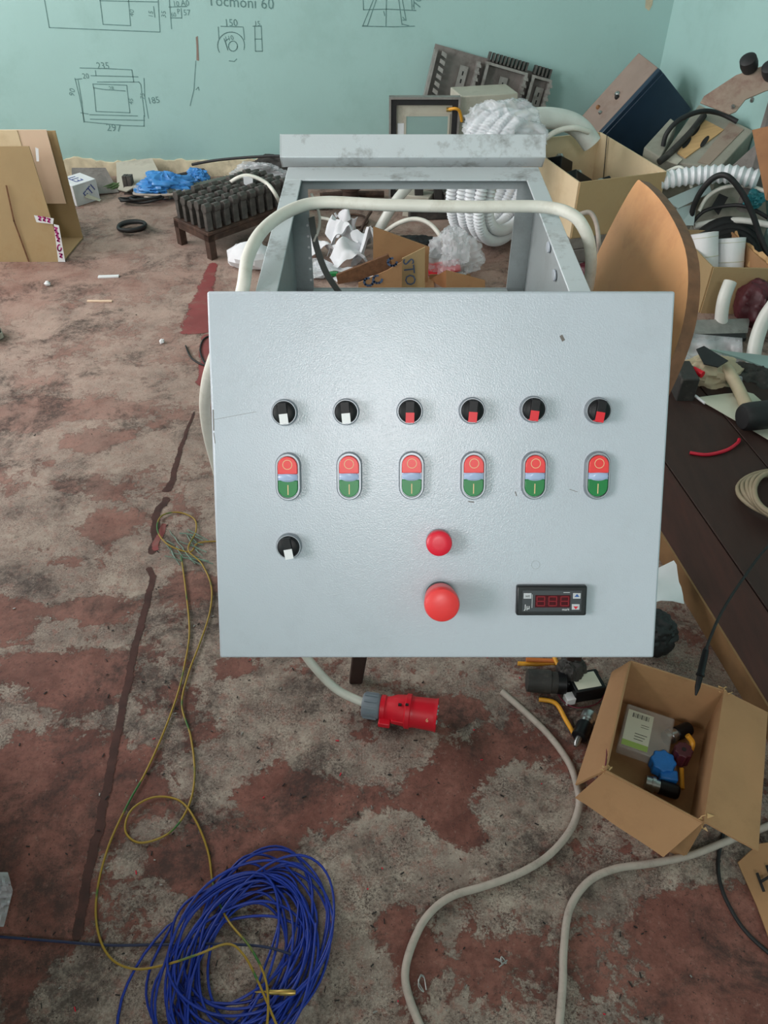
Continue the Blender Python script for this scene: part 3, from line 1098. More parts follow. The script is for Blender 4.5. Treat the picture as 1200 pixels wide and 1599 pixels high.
# faint round print mark and scuffs on the panel
q = onp(837, 882)
rm = MB()
vs, fs = [], []
for k in range(24):
    a = 2 * math.pi * k / 24
    for rr in (.0045, .0049):
        vs.append(q + V((1, 0, 0)) * rr * math.cos(a) + PVu * rr * math.sin(a) + PN * .0002)
for k in range(24):
    k2 = (k + 1) % 24
    fs.append((2 * k, 2 * k + 1, 2 * k2 + 1, 2 * k2))
build(rm.add(vs, fs), 'ring_scuff', 'body_paint', con)
sm = MB()
for a, b_, wd in (((333, 640), (334, 672), .0012), ((335, 655), (400, 643), .0003), ((877, 525), (880, 531), .0035), ((334, 676), (336, 692), .0008), ((732, 783), (740, 784), .0012), ((805, 768), (807, 774), .001), ((890, 764), (902, 768), .0006)):
    sm = MB()
    stroke(sm, [onp(*a), onp(*b_)], wd, PN, .0002)
    build(sm, 'scuff_mark', 'dusty_grey', con)

# white supply cable looped over the console, with the red industrial plug on the floor
cp = [G(915, 468, .74), G(922, 430, .79), G(923, 395, .835), G(915, 362, .868), G(893, 335, .888), G(845, 323, .892), G(740, 323, .892), G(600, 320, .892), G(505, 316, .892), G(455, 328, .892), G(412, 358, .890),
      G(388, 400, .885), G(380, 448, .875), G(366, 500, .83), G(338, 550, .77), G(323, 600, .70), G(321, 650, .62), G(334, 715, .52), G(368, 820, .38), G(420, 930, .24), G(462, 1000, .155), G(490, 1040, .105), G(527, 1077, .06), G(572, 1099, .040)]
pg = thing('power_cable', 'thick white power cable over the console ending in a red industrial plug', 'cable', (cp[-1].x, cp[-1].y, 0))
build(MB().tube(spline(cp, 8), .0082, 12), 'cable_sheath', 'white_cable', pg, sharp=80)
a0, a1 = G(566, 1100, .034), G(683, 1117, .034)
ax = (a1 - a0)
LP = ax.length
ax.normalize()
gm = MB().lathe(a0, ax, [(0, .014), (.001, .021), (.004, .0235), (.030, .0235), (.0335, .022), (.036, .019)], 28)
for k in range(12):
    a = 2 * math.pi * k / 12
    u = ax.orthogonal().normalized()
    w_ = ax.cross(u)
    dd = u * math.cos(a) + w_ * math.sin(a)
    e = ax.cross(dd)
    gm.par(a0 + ax * .005 + dd * .0225 - e * .0018, ax * .024, e * .0036, dd * .0028)
build(gm, 'gland_nut', 'gland_grey', pg)
body = MB().lathe(a0, ax, [(.034, .018), (.036, .0235), (.044, .0235), (.046, .0215), (.052, .0225), (.064, .0275), (.082, .0295), (.084, .0325), (.092, .0325), (.0935, .0295), (.098, .029)], 36)
plug_body = build(body, 'plug_body', 'red_plastic', pg)
col_ = MB().lathe(a0, ax, [(.096, .0285), (.135, .0300), (LP - .004, .0305), (LP, .0318), (LP, .0285), (.115, .0275), (.112, .002)], 40)
build(col_, 'plug_collar', 'red_plastic', pg)
side = ax.cross(V((0, 0, 1))).normalized()
build(MB().par(a0 + ax * .036 + side * .012 - V((0, 0, .012)), ax * .022, side * .024, V((0, 0, .012))), 'plug_latch', 'red_plastic', plug_body, bevel=.002)
build(MB().par(a0 + ax * .060 - V((0, 0, .004)) + side * .024, ax * .026, side * .006, V((0, 0, .009))), 'plug_latch', 'red_plastic', plug_body, bevel=.001)
for k in range(2):
    build(MB().par(a0 + ax * (.070 + .013 * k) + V((0, 0, .026 + .003 * k)) + side * .006, ax * .006, side * .004, V((0, 0, .0045))), 'slot', 'ink_black', plug_body)
for k in range(5):
    a = 2 * math.pi * k / 5
    u = ax.orthogonal().normalized()
    w_ = ax.cross(u)
    build(MB().lathe(a0 + ax * .112 + (u * math.cos(a) + w_ * math.sin(a)) * .0165, ax, [(0, .003), (.030, .003), (.032, .002)], 10), 'pin', 'steel', pg)
tm = MB()
n_ = (side * .82 + V((0, 0, .57))).normalized()
text(tm, '6', .011, a0 + ax * .126 + n_ * .0306, ax, ax.cross(n_) * -1, n_, .0006)
build(tm, 'hour_mark', 'cream_mark', pg)

# ================================================================== PLYWOOD CHAIR UNDER THE CONSOLE
ch = thing('plywood_chair', 'plywood chair carrying the control console, curved backrest at the right', 'chair', (.15, 1.09, 0))
sp = [(-.06, .905), (.0, .895), (.33, .90), (.37, .92), (.37, 1.27), (.33, 1.29), (.0, 1.29), (-.06, 1.28), (-.075, 1.2), (-.075, .98)]
build(MB().prism([(x, y, .440) for x, y in sp], (0, 0, .015)), 'seat', 'ply_face', ch, bevel=.004)


def leg(b, t, w0, w1):
    b, t = V(b), V(t)
    vs = []
    for q, w_ in ((b, w0), (t, w1)):
        vs += [q + V((-w_, -w_, 0)), q + V((w_, -w_, 0)), q + V((w_, w_, 0)), q + V((-w_, w_, 0))]
    return MB().add(vs, [(3, 2, 1, 0), (4, 5, 6, 7), (0, 1, 5, 4), (1, 2, 6, 5), (2, 3, 7, 6), (3, 0, 4, 7)])


build(leg((-.056, .945, 0), (-.005, .955, .44), .013, .018), 'leg', 'wood_dark', ch, bevel=.003)
build(leg((-.056, 1.26, 0), (-.005, 1.25, .44), .013, .018), 'leg', 'wood_dark', ch, bevel=.003)
for yy in (.955, 1.235):
    build(leg((.375, yy, 0), (.335, yy, .44), .014, .017), 'leg', 'wood_dark', ch, bevel=.003)
    build(leg((.352, yy, .44), (.383, yy, .72), .013, .010), 'back_post', 'wood_dark', ch, bevel=.003)
build(MB().box((-.03, .945, .36), (.35, .965, .42)), 'apron', 'wood_dark', ch)
build(MB().box((-.03, 1.235, .36), (.35, 1.255, .42)), 'apron', 'wood_dark', ch)
# backrest: outline in (s along y, z) with lean; edge shows dark laminations
bo = []
ctrl = [(1.262, .700), (1.272, .760), (1.262, .852), (1.235, .866), (1.12, .865), (1.00, .850), (.912, .808), (.873, .75), (.862, .68), (.90, .645), (1.05, .640), (1.22, .655)]
oc = spline([V((0, y, z)) for y, z in ctrl], 5, True)


def bx(y, z):
    return .331 + (z - .64) * .28 + .014 * (1 - ((y - 1.07) / .2) ** 2)


front = [V((bx(q.y, q.z) - .001, q.y, q.z)) for q in oc]
nb = len(front)
cen = V((0, 1.07, .765))
rows = []
for k in range(6):                     # concentric rings so the face can curve
    f_ = 1 - k / 5.5
    rows.append([V((0, cen.y + (q.y - cen.y) * f_, cen.z + (q.z - cen.z) * f_)) for q in oc])
vs, fs = [], []
for rr in rows:
    vs += [V((bx(q.y, q.z), q.y, q.z)) for q in rr]
for k in range(5):
    for i in range(nb):
        i2 = (i + 1) % nb
        fs.append((k * nb + i, k * nb + i2, (k + 1) * nb + i2, (k + 1) * nb + i))
fs.append(tuple(range(5 * nb, 6 * nb)))
TH = V((.017, 0, -.004))
br = MB().add(vs, fs)
br.add([q + TH for q in vs], fs)
o_face = br
backrest = build(br, 'backrest', 'ply_face', ch, sharp=60)
edge = MB().add([q for q in vs[:nb]] + [q + TH for q in vs[:nb]], [(i, (i + 1) % nb, nb + (i + 1) % nb, nb + i) for i in range(nb)])
build(edge, 'laminated_edge', 'ply_edge', backrest)

# ================================================================== CARDBOARD BOXES


def card(poly, th=.004):
    return MB().plate(poly, th)


# --- upright box at the left edge, open towards the right
NB, FB = G(100, 409), G(130, 373)
NT, FT = A(57, 230, NB.y), A(97, 203, FB.y)
Lx = V((-.55, 0, 0))
bxl = thing('cardboard_box', 'large tan cardboard box lying open-ended beside the left wall drawings', 'box', (NB.x - .25, (NB.y + FB.y) / 2, 0))
NT.z -= .0
NTl = V((NB.x - .012, NB.y + .01, NT.z))
FTl = V((FB.x + .005, FB.y - .01, FT.z))
build(card([NB, NB + Lx, NTl + Lx, NTl]), 'near_wall', 'card_tan', bxl)
build(card([FB, FB + Lx, FTl + Lx, FTl]), 'far_wall', 'card_tan', bxl)
zb = V((0, 0, .006))
build(card([NB + zb, NB + Lx + zb, FB + Lx + zb, FB + zb]), 'base_panel', 'card_tan', bxl)
build(card([NB + Lx, FB + Lx, FTl + Lx, NTl + Lx]), 'end_panel', 'card_tan', bxl)
yflap = FB.y - .035
f1, f2 = A(97, 203, yflap), A(96, 318, yflap)
f1.x = f2.x = (f1.x + f2.x) / 2 - .02
fl = build(card([f1, f2, f2 + V((-.5, 0, 0)), f1 + V((-.5, 0, 0))]), 'folded_flap', 'card_pale', bxl)
f0 = f1 + V((-.105, -.003, -.02))
build(card([f0 + V((0, 0, .02)), f0 + V((0, 0, -.3)), f0 + V((-.35, 0, -.3)), f0 + V((-.35, 0, .02))], .003), 'inner_liner', 'card_cream', fl)
tp = MB()
n_ = V((0, -1, 0))
ft = lambda px, py: A(px, py, NB.y - .004)
tp.add([ft(84, 350), ft(92, 352), ft(102, 409), ft(91, 409)], [(0, 1, 2, 3)]).add([ft(53, 336), ft(84, 341), ft(83, 350), ft(57, 347)], [(0, 1, 2, 3)]).add([ft(55, 230), ft(60, 232), ft(61, 252), ft(57, 252)], [(0, 1, 2, 3)])
tape = build(tp, 'packing_tape', 'white_plastic', bxl)
tt = MB()
for k, (px, py) in enumerate([(62, 341), (69, 342), (76, 344), (87, 358), (89, 366), (91, 374), (95, 399)]):
    stroke(tt, [ft(px - 2, py - 3), ft(px + 2, py - 2), ft(px - 1, py + 2), ft(px + 2, py + 3)], .006, n_, .001)
stroke(tt, [ft(93 + 3 * math.cos(a), 387 + 5 * math.sin(a)) for a in [i * .55 for i in range(10)]], .005, n_, .001)
build(tt, 'tape_print', 'ink_magenta', tape)
cr = MB()
stroke(cr, [ft(10, 290), ft(22, 345), ft(45, 408)], .006, n_, .0006)
build(cr, 'crease', 'card_torn', bxl)

# --- open cardboard box with black switch parts, behind the chair
h2_, zb2 = .35, .158
q0, q1 = G(906, 284, h2_), G(1040, 268, h2_)
ev = (q1 - q0)
ev.z = 0
dv = V((-ev.y, ev.x, 0)).normalized() * .46
b2 = thing('cardboard_box', 'open cream cardboard box of black switch parts behind the chair back', 'box', (q0.x + .1, q0.y + .3, zb2))


def open_box(root, q, e, d_, h, m_out, th=.005, z0=0.):
    q = V((q.x, q.y, z0))
    z = V((0, 0, h))
    build(card([q, q + e, q + e + z, q + z], th), 'front_wall', m_out[0], root)
    build(card([q + e, q + e + d_, q + e + d_ + z, q + e + z], th), 'side_wall', m_out[1], root)
    build(card([q + e + d_, q + d_, q + d_ + z, q + e + d_ + z], th), 'back_wall', m_out[2], root)
    build(card([q + d_, q, q + z, q + d_ + z], th), 'side_wall', m_out[3], root)
    build(card([q, q + d_, q + d_ + e, q + e], th), 'base_panel', 'card_tan', root)


open_box(b2, q0, ev, dv, h2_ - zb2, ('card_tan', 'card_cream', 'card_cream', 'card_cream'), z0=zb2)
qn = V((q0.x, q0.y, zb2))
eh, dh = ev.normalized(), dv.normalized()
sm_ = MB()
stroke(sm_, [qn + ev + dv * .86 - eh * .003 + V((0, 0, .20)), qn + ev + dv * .80 - eh * .003 + V((0, 0, .05))], .006, -eh, .004)
build(sm_, 'crease', 'ink_black', b2)
# contents: black contact blocks
spots = [(.30, .40, .10, 30), (.42, .52, .13, -20), (.16, .70, .08, 70), (.55, .30, .08, 10), (.36, .76, .09, 45)]
for i, (a, b_, z, rz) in enumerate(spots):
    c = qn + ev * a + dv * b_ + V((0, 0, .008))
    lab = ['black switch block standing tallest among the parts in the cream box', 'black switch block with silver top, middle of the cream box', 'black switch block at the rear of the cream box',
           'black switch block beside the right wall of the cream box', 'black switch block lying behind the tall ones in the cream box', 'black switch block nearest the left wall of the cream box'][i]
    t_ = thing('switch_block', lab, 'switch part', c, 'black parts in the cream box')
    t_.rotation_euler = (R((-28, 24, -12, 18, -20, 10)[i]), R((30, -24, 20, -14, 26, -10)[i]), R(rz))
    t_.scale = (1.5, 1.5, 1.35)
    lpart('swb', lambda: MB().box((-.032, -.022, .004), (.032, .022, .10)), 'housing', 'black_plastic', t_, bevel=.003)
    lpart('swp', lambda: MB().lathe((0, 0, .10), (0, 0, 1), [(0, .012), (.008, .012), (.010, .009), (.014, .008)], 14), 'stem', 'steel', t_)
    lpart('swt', lambda: MB().box((-.036, -.018, .02), (-.030, .018, .05)).box((.030, -.018, .02), (.036, .018, .05)), 'terminal', 'steel', t_)
# --- box with the white rolls
b3 = thing('cardboard_box', 'small tan cardboard box holding white tape rolls at right', 'box', (1.10, 2.6, 0))
q3 = G(1094, 488)
e3 = V((.185, -.01, 0))
d3 = V((-.035, .30, 0))
open_box(b3, q3, e3, d3, .165, ('card_tan', 'card', 'card_tan', 'card_tan'))
qf = V((q3.x, q3.y, .165))
rag = MB()
pr = [qf + e3 + d3 * t + V((.004 + .012 * rnd.random(), 0, .02 * rnd.random() * (1 if 0 < t < 1 else 0))) for t in [k / 14 for k in range(15)]]
rag.add([q + V((0, 0, .0)) for q in pr] + [q - V((.006, 0, .06)) for q in pr], [(i, i + 1, 16 + i, 15 + i) for i in range(14)])
build(rag, 'torn_edge', 'wood_light', b3)
for i, (px, py, lab) in enumerate([(1103, 398, 'white hollow paper roll leaning in the small box, left one'), (1143, 406, 'white wound tape roll leaning in the small box, right one')]):
    c = A(px, py, q3.y + .15)
    t_ = thing('tape_roll', lab, 'roll', (c.x, c.y, c.z - .02), 'white rolls in the small box')
    t_.rotation_euler = (R(-24), R(-8 if i == 0 else -4), 0)
    m = MB().lathe((0, 0, -.03), (0, 0, 1), [(0, .036), (0, .045), (.04, .0455), (.08, .045), (.12, .046), (.121, .036), (.0, .034)], 28)
    build(m, 'roll_body', 'white_plastic', t_, local=True)
    build(MB().lathe((0, 0, .01), (0, 0, 1), [(0, .0462), (.0015, .0468), (.003, .0462)], 28).lathe((0, 0, .075), (0, 0, 1), [(0, .0462), (.001, .0467), (.002, .0462)], 28), 'wrap_edge', 'label_paper', t_, local=True)

# --- open box bottom right with flaps
H4 = .125
BL, BR_, FR, FL = G(985, 1033, H4), G(1131, 1079, H4), G(1099, 1283, H4), G(947, 1203, H4)
b4 = thing('cardboard_box', 'open brown cardboard box with folded-out flaps, right foreground on the floor', 'box', ((BL.x + FR.x) / 2, (BL.y + FR.y) / 2, 0))
dz = V((0, 0, -H4 + .001))
for nm, a, b_ in (('back_wall', BL, BR_), ('side_wall', BR_, FR), ('front_wall', FR, FL), ('side_wall', FL, BL)):
    build(card([a, b_, b_ + dz, a + dz], .003), nm, 'card', b4)
build(card([BL + dz, BR_ + dz, FR + dz, FL + dz], .003), 'base_panel', 'card', b4)


def flap(pts, th=.0035, sag=.004, nm='flap', sd=1):
    a, b_, c, d_ = [V(q) for q in pts]     # a-b hinge, c-d free edge (c beyond b)
    g = []
    for i in range(9):
        r_ = []
        for j in range(7):
            s_, t_ = i / 8, j / 6
            q = a.lerp(b_, s_).lerp(d_.lerp(c, s_), t_)
            q.z += sag * noise.noise(V((s_ * 3, t_ * 3, sd))) * (t_ + .1)
            r_.append(q)
        g.append(r_)
    return build(MB().sheet(g, th), nm, 'card', b4)


flap([FL, BL, G(957, 1050, .075), G(900, 1226, .06)], sd=2)                 # left, folded down outward
flap([BR_, FR, G(1184, 1330, .105), G(1199, 1113, .115)], sd=3)              # right, folded out flat
flap([FR, FL, G(899, 1245, .045), G(1037, 1338, .055)], sd=4)              # front, folded down
for a, b_, nm in ((FL, .008, 1), (FR, .010, 2), (BR_, .010, 3)):
    r_ = random.Random(nm)
    m = MB()
    for k in range(7):
        q = a + V((r_.uniform(-b_, b_), r_.uniform(-b_, b_), r_.uniform(-.012, .004)))
        m.plate([q, q + V((r_.uniform(.004, .012), r_.uniform(-.006, .006), r_.uniform(-.008, .004))), q + V((r_.uniform(-.003, .004), r_.uniform(-.005, .005), r_.uniform(.001, .007)))], .0012)
    build(m, 'torn_corner', 'wood_light', b4)


def inb(px, py, z):
    return G(px, py, z)


# contents of the open box
q = inb(999, 1153, .012)
pk = thing('plastic_case', 'clear plastic case with a barcode label inside the open brown box', 'package', q)
u4 = (BR_ - BL)
u4.z = 0
u4.normalize()
v4 = V((-u4.y, u4.x, 0))
pkc = lambda a, b_, c: q + u4 * a + v4 * b_ + V((0, 0, c))
build(MB().par(pkc(-.036, -.048, 0), u4 * .088, v4 * .098, (0, 0, .026)), 'case', 'plastic_case', pk, bevel=.003)
lb = build(MB().par(pkc(-.031, -.043, .0262), u4 * .046, v4 * .08, (0, 0, .0006)), 'label', 'label_paper', pk)
lm = MB()
for k in range(12):
    lm.par(pkc(-.022 + .0026 * k, .022, .0269), u4 * (.0008 + .0008 * (k * 7 % 3 == 0)), v4 * .010, (0, 0, .0002))
for k in range(3):
    lm.par(pkc(-.012, -.012 - .006 * k, .0269), u4 * (.022 - .003 * k), v4 * .0012, (0, 0, .0002))
for k in range(2):
    lm.par(pkc(-.004, .010 - .005 * k, .0269), u4 * .014, v4 * .0008, (0, 0, .0002))
build(lm, 'barcode_print', 'ink_black', lb)
build(MB().par(pkc(-.031, -.043, .0269), u4 * .046, v4 * .012, (0, 0, .0002)), 'green_band', 'label_green', lb)


def gear(c, r, n, h, hole):
    vs = []
    for k in range(n * 4):
        a = 2 * math.pi * k / (n * 4)
        rr = r if (k // 2) % 2 else r * .88
        vs.append(c + V((rr * math.cos(a), rr * math.sin(a), 0)))
    return MB().prism(vs, (0, 0, h))


c = inb(1036, 1190, .035)
t_ = thing('blue_terminal_cover', 'blue plastic ribbed part in the open brown box', 'plastic part', c + V((0, 0, -.033)))
build(gear(c - V((0, 0, .02)), .0225, 8, .026, 0), 'ribbed_body', 'blue_part', t_, bevel=.002)
build(MB().par(c + V((-.012, -.03, -.02)), (.03, -.006, 0), (.004, .02, 0), (0, 0, .02)), 'tab', 'blue_part', t_, bevel=.003)
c = inb(1068, 1172, .05)
t_ = thing('control_knob', 'dark red round plastic knob beside the blue part in the open box', 'knob', c + V((0, 0, -.048)))  # loose control knob with a toothed rim
build(gear(c - V((0, 0, .03)), .0165, 9, .034, 0), 'knob_body', 'maroon', t_, bevel=.002)
build(MB().lathe(c + V((0, 0, .004)), (0, 0, 1), [(0, .004), (.0008, .004)], 14), 'shaft_hole', 'ink_black', t_)
solo(MB().tube(spline([inb(1074, 1148, .06), inb(1082, 1160, .05), inb(1078, 1175, .04)], 5), .005, 8), 'insulation_sleeve', 'tube_yellow', 'short yellow sleeve behind the dark red knob in the open box', 'sleeve')
solo(MB().tube([inb(1065, 1200, .02), inb(1066, 1232, .015)], .004, 8), 'insulation_sleeve', 'tube_yellow', 'yellow sleeve right of the blue part in the open box', 'sleeve')
for i, (px, py, lab) in enumerate([(1030, 1228, 'chrome and black push button lying in the open brown box front'), (1056, 1146, 'dark push button half hidden behind the dark red knob')]):
    c = inb(px, py, .022)
    t_ = thing('push_button_part', lab, 'push button', c + V((0, 0, -.02)))
    d_ = V((1, -.35 + i * .8, -.05)).normalized()
    build(MB().lathe(c - d_ * .024, d_, [(0, .012), (.010, .012), (.010, .014), (.016, .014), (.016, .011), (.024, .011)], 18), 'threaded_collar', 'steel', t_)
    build(MB().lathe(c, d_, [(0, .013), (.03, .013), (.034, .010)], 16), 'housing', 'black_plastic', t_, bevel=.001)

# ================================================================== FLOOR ITEMS IN FRONT
zc = .0062
wire('grey_cable', gp([(784, 1080), (815, 1107), (850, 1140), (875, 1170), (893, 1200), (903, 1235), (904, 1262), (890, 1298), (858, 1335), (815, 1362), (760, 1383), (705, 1400), (668, 1430), (644, 1475), (633, 1520), (640, 1560), (660, 1610)], zc), .0062, 'grey_cable', 'grey sheathed cable curving over the floor from below the console', n=10)
wire('grey_cable', gp([(1290, 1250, .0062), (1200, 1290, .0062), (1140, 1312, .0062), (1080, 1335, .0062), (1020, 1348, .0062), (960, 1357, .0062), (918, 1378, .0062), (890, 1420, .0062), (881, 1480, .0062), (879, 1540, .0062), (872, 1620, .0062)]), .0062, 'grey_cable', 'grey sheathed cable running out from under the open brown box', n=10)
wire('black_cable', gp([(1130, 1300), (1122, 1345), (1127, 1385), (1145, 1425), (1170, 1460), (1215, 1500)], .003), .0032, 'black_rubber', 'thin black cable on the floor beside the lettered cardboard')
# black probe lead hanging over the open box
pr = thing('probe_lead', 'black test probe on a lead hanging above the open brown box', 'probe', G(1088, 1085, .20))
build(MB().tube(spline([G(1290, 780, .30), G(1205, 848, .26), G(1160, 905, .245), G(1128, 955, .235), G(1110, 995, .225), G(1103, 1015, .22)], 8), .0026, 8), 'lead', 'black_rubber', pr, sharp=80)
pa, pz = G(1104, 1010, .22), G(1087, 1086, .178)
pd = (pz - pa)
build(MB().lathe(pa, pd, [(0, .003), (.008, .0055), (pd.length * .55, .0062), (pd.length * .57, .0075), (pd.length * .60, .0075), (pd.length * .62, .005), (pd.length * .84, .0045), (pd.length, .0015)], 14), 'probe_body', 'black_plastic', pr)

# blue wire coil
r_ = random.Random(3)
cpts = []
cc = G(388, 1492)
T = 27
for k in range(T * 16):
    a = 2 * math.pi * k / 16
    lap = k / 16
    f1_ = noise.noise(V((lap * .9, 1.3, 0)))
    f2_ = noise.noise(V((lap * .8, 7.7, 0)))
    f3_ = noise.noise(V((lap * 1.1, 4.1, 3)))
    rx, ry = .096 + .060 * f1_, .098 + .065 * f2_
    off = V((.085 * f3_ - .004, .08 * noise.noise(V((lap * .7, 2.2, 9))) - .002, 0))
    tilt = .5 + .5 * f1_
    x = rx * math.cos(a + tilt) * (1 + .12 * noise.noise(V((math.cos(a) * 1.2, math.sin(a) * 1.2, lap * .4))))
    y = ry * math.sin(a + tilt)
    cpts.append(cc + V((x * .95 + .25 * y * .9, y * 1.15, 0)) + off + V((0, 0, .003 + .020 * (k / (T * 16)) + .006 * r_.random())))
tail0 = gp([(180, 1640, .003), (190, 1560, .004), (225, 1490, .005), (270, 1440, .008)])
solo(MB().tube(spline(tail0 + cpts[6:], 3), .0021, 6), 'wire_coil', 'wire_blue', 'tangled coil of thin bright blue wire on the floor', 'wire', sharp=80)
wire('navy_wire', gp([(-60, 1462), (0, 1463), (90, 1470), (170, 1476), (250, 1475), (340, 1474, .02), (410, 1478, .028), (455, 1490, .028)], .0035), .0022, 'wire_navy', 'dark blue wire running from the left edge into the blue coil', 'wire', n=6)
YG = .0019
wire('earth_wire', [G(*q) for q in [(283, 868, .004), (290, 920, .004), (296, 985, .004), (288, 1040, .004), (277, 1085, .004), (255, 1145, .004), (228, 1205, .004), (200, 1255, .004), (170, 1320, .004), (152, 1390, .004), (152, 1450, .004), (172, 1495, .008), (210, 1513, .008), (260, 1506, .02), (310, 1490, .034), (355, 1474, .036), (380, 1490, .036), (402, 1530, .036), (432, 1600, .034)]], YG, 'wire_yellow_green', 'yellow-green earth wire, the longer strand reaching the blue coil along the crack', 'wire', n=6)
wire('earth_wire', [G(*q) for q in [(345, 845, .004), (310, 848, .004), (296, 862, .006), (262, 850, .01), (246, 828, .01), (252, 806, .006), (278, 800, .004), (303, 810, .004), (306, 830, .006), (294, 858, .009), (315, 880, .006), (330, 915, .004), (328, 955, .004), (312, 1005, .004), (295, 1050, .004), (284, 1100, .005), (298, 1150, .004), (304, 1210, .004), (294, 1260, .005), (265, 1300, .004), (220, 1316, .004), (196, 1298, .004), (205, 1265, .007), (240, 1245, .004), (280, 1250, .004), (305, 1280, .008), (325, 1330, .004), (334, 1385, .004), (355, 1435, .018), (390, 1478, .034), (412, 1520, .036), (419, 1560, .036), (417, 1610, .034)]], YG, 'wire_yellow_green', 'yellow-green earth wire, the looping strand with a ring at mid length', 'wire', n=6)
pa, pz = G(398, 1549, .032), G(462, 1550, .032)
pd = (pz - pa)
solo(MB().lathe(pa, pd, [(0, .0005), (pd.length * .35, .0025), (pd.length * .36, .0035), (pd.length * .6, .0035), (pd.length * .62, .0042), (pd.length * .9, .0042), (pd.length, .003)], 12), 'brass_tip', 'brass', 'pointed brass tip lying on the blue wire coil', 'metal tip')

# offcuts in the wire knot
kn = MB()
r_ = random.Random(5)
for k in range(26):
    c = G(r_.uniform(262, 312), r_.uniform(835, 880), .004)
    a = r_.uniform(.2, 1.2) * -1
    d_ = V((math.cos(a), math.sin(a), 0)) * r_.uniform(.012, .035)
    kn.tube([c - d_, c + V((0, 0, .006 * r_.random())), c + d_ + V((.004, .003, 0))], .0013, 5)
solo(kn, 'wire_offcuts', 'offcut_teal', 'knot of pale green wire offcuts beside the panel lower left edge', 'wire offcuts', kind='stuff')
wire('steel_wire_ring', gp([(290, 540), (300, 560), (325, 570), (345, 545), (335, 525), (318, 530), (313, 550), (325, 572), (350, 575)], .004), .0028, 'black_rubber', 'thin dark wire loop on the floor by the panel upper left corner', 'wire', n=6)

# parts under the console at the right
c = G(832, 1085)
t_ = thing('small_motor', 'dusty dark cylindrical motor on the floor below the panel', 'motor', c)
ma, mz = G(822, 1062, .024), G(872, 1066, .024)
md = mz - ma
build(MB().lathe(ma, md, [(0, .016), (.002, .022), (md.length * .75, .0235), (md.length * .77, .0215), (md.length, .0215)], 24), 'motor_can', 'dusty_black', t_)
build(MB().lathe(mz, md, [(-.002, .0222), (.014, .0222), (.016, .018)], 24).lathe(mz, md, [(.014, .005), (.024, .005)], 12), 'end_cap', 'black_plastic', t_)
for i, (pts, lab) in enumerate([([(809, 1036, .012), (840, 1037, .012), (868, 1036, .012), (880, 1052, .01)], 'yellow insulation sleeve just under the panel edge, straight one'), ([(822, 1030, .022), (868, 1032, .022)], 'orange insulation sleeve just under the panel edge'),
                                ([(842, 1092, .006), (868, 1098, .007), (884, 1124, .008), (898, 1148, .006)], 'bent yellow insulation sleeve beside the push button on the floor'), ([(866, 1026, .03), (878, 1052, .026)], 'short yellow sleeve end rising behind the motor')]):
    wire('insulation_sleeve', gp(pts), .0045, 'tube_orange' if i == 1 else 'tube_yellow', lab, 'sleeve', per=5)
c = G(918, 1095)
t_ = thing('relay', 'small black relay with a white label on the floor by the open box', 'relay', c)
rx_, ry_ = V((.060, .012, 0)), V((-.012, .045, 0))
build(MB().par(c + V((-.028, -.006, .001)), rx_, ry_, (0, 0, .036)), 'housing', 'black_plastic', t_, bevel=.002)
build(MB().par(c + V((-.024, 0, .0372)), rx_ * .78, ry_ * .76, (0, 0, .0006)), 'label', 'label_paper', t_)
build(MB().par(c + V((-.044, -.012, .001)), (.018, .004, 0), (-.004, .018, 0), (0, 0, .018)), 'terminal_foot', 'white_plastic', t_, bevel=.001)
wire('red_wire', gp([(915, 1046, .02), (936, 1066, .02), (944, 1084, .012), (930, 1100, .006), (900, 1105, .006), (880, 1095, .006), (872, 1084, .008)]), .0014, 'wire_maroon', 'dark red wire looped round the small relay', 'wire', n=6)
wire('purple_wire', gp([(918, 1120, .01), (935, 1135, .03), (946, 1158, .10), (948, 1175, .12), (946, 1195, .128)]), .0011, 'wire_maroon', 'thin purple wire climbing over the left flap of the open box', 'wire', n=6)
c = G(910, 1150)
t_ = thing('push_button_part', 'black push button with chrome collar on the floor outside the box', 'push button', c)
pa, pz = G(905, 1152, .018), G(918, 1124, .02)
pd = pz - pa
build(MB().lathe(pa, pd, [(0, .013), (.002, .0155), (.030, .0155), (.034, .013)], 20), 'housing', 'black_plastic', t_)
build(MB().lathe(pa, pd, [(.032, .012), (.040, .0125), (.042, .015), (.056, .015), (.060, .012)], 20), 'chrome_collar', 'steel', t_)
build(MB().lathe(pa - pd.normalized() * .02, pd, [(0, .003), (.006, .006), (.02, .006)], 10), 'screw_terminal', 'steel', t_)
# dark lump against the chair leg
solo(MB().blob(G(893, 1048, .03), (.03, .03, .035), .3, 4), 'rag', 'dusty_black', 'dark crumpled rag behind the relay below the panel', 'rag')

# lettered cardboard sheet bottom right
t_ = thing('cardboard_sheet', 'cardboard flap with a black handwritten letter, bottom right corner', 'cardboard', G(1190, 1380))
ps = [G(1153, 1347, .012), G(1185, 1318, .03), G(1300, 1300, .05), G(1300, 1560, .03), G(1215, 1500, .012), G(1183, 1415, .006)]
build(card(ps, .004), 'sheet', 'card', t_)
lm = MB()
nn = (ps[1] - ps[0]).cross(ps[4] - ps[0]).normalized()
nn = nn if nn.z > 0 else -nn
o1 = ps[0]
onl = lambda px, py: (lambda d: CC + d * ((o1 - CC).dot(nn) / d.dot(nn)))(ray(px, py))
stroke(lm, [onl(1184, 1366), onl(1194, 1393)], .0045, nn, .0052)
stroke(lm, [onl(1189, 1379), onl(1204, 1370)], .0045, nn, .0052)
stroke(lm, [onl(1199, 1354), onl(1210, 1385)], .0045, nn, .0052)
build(lm, 'letter', 'ink_black', t_)
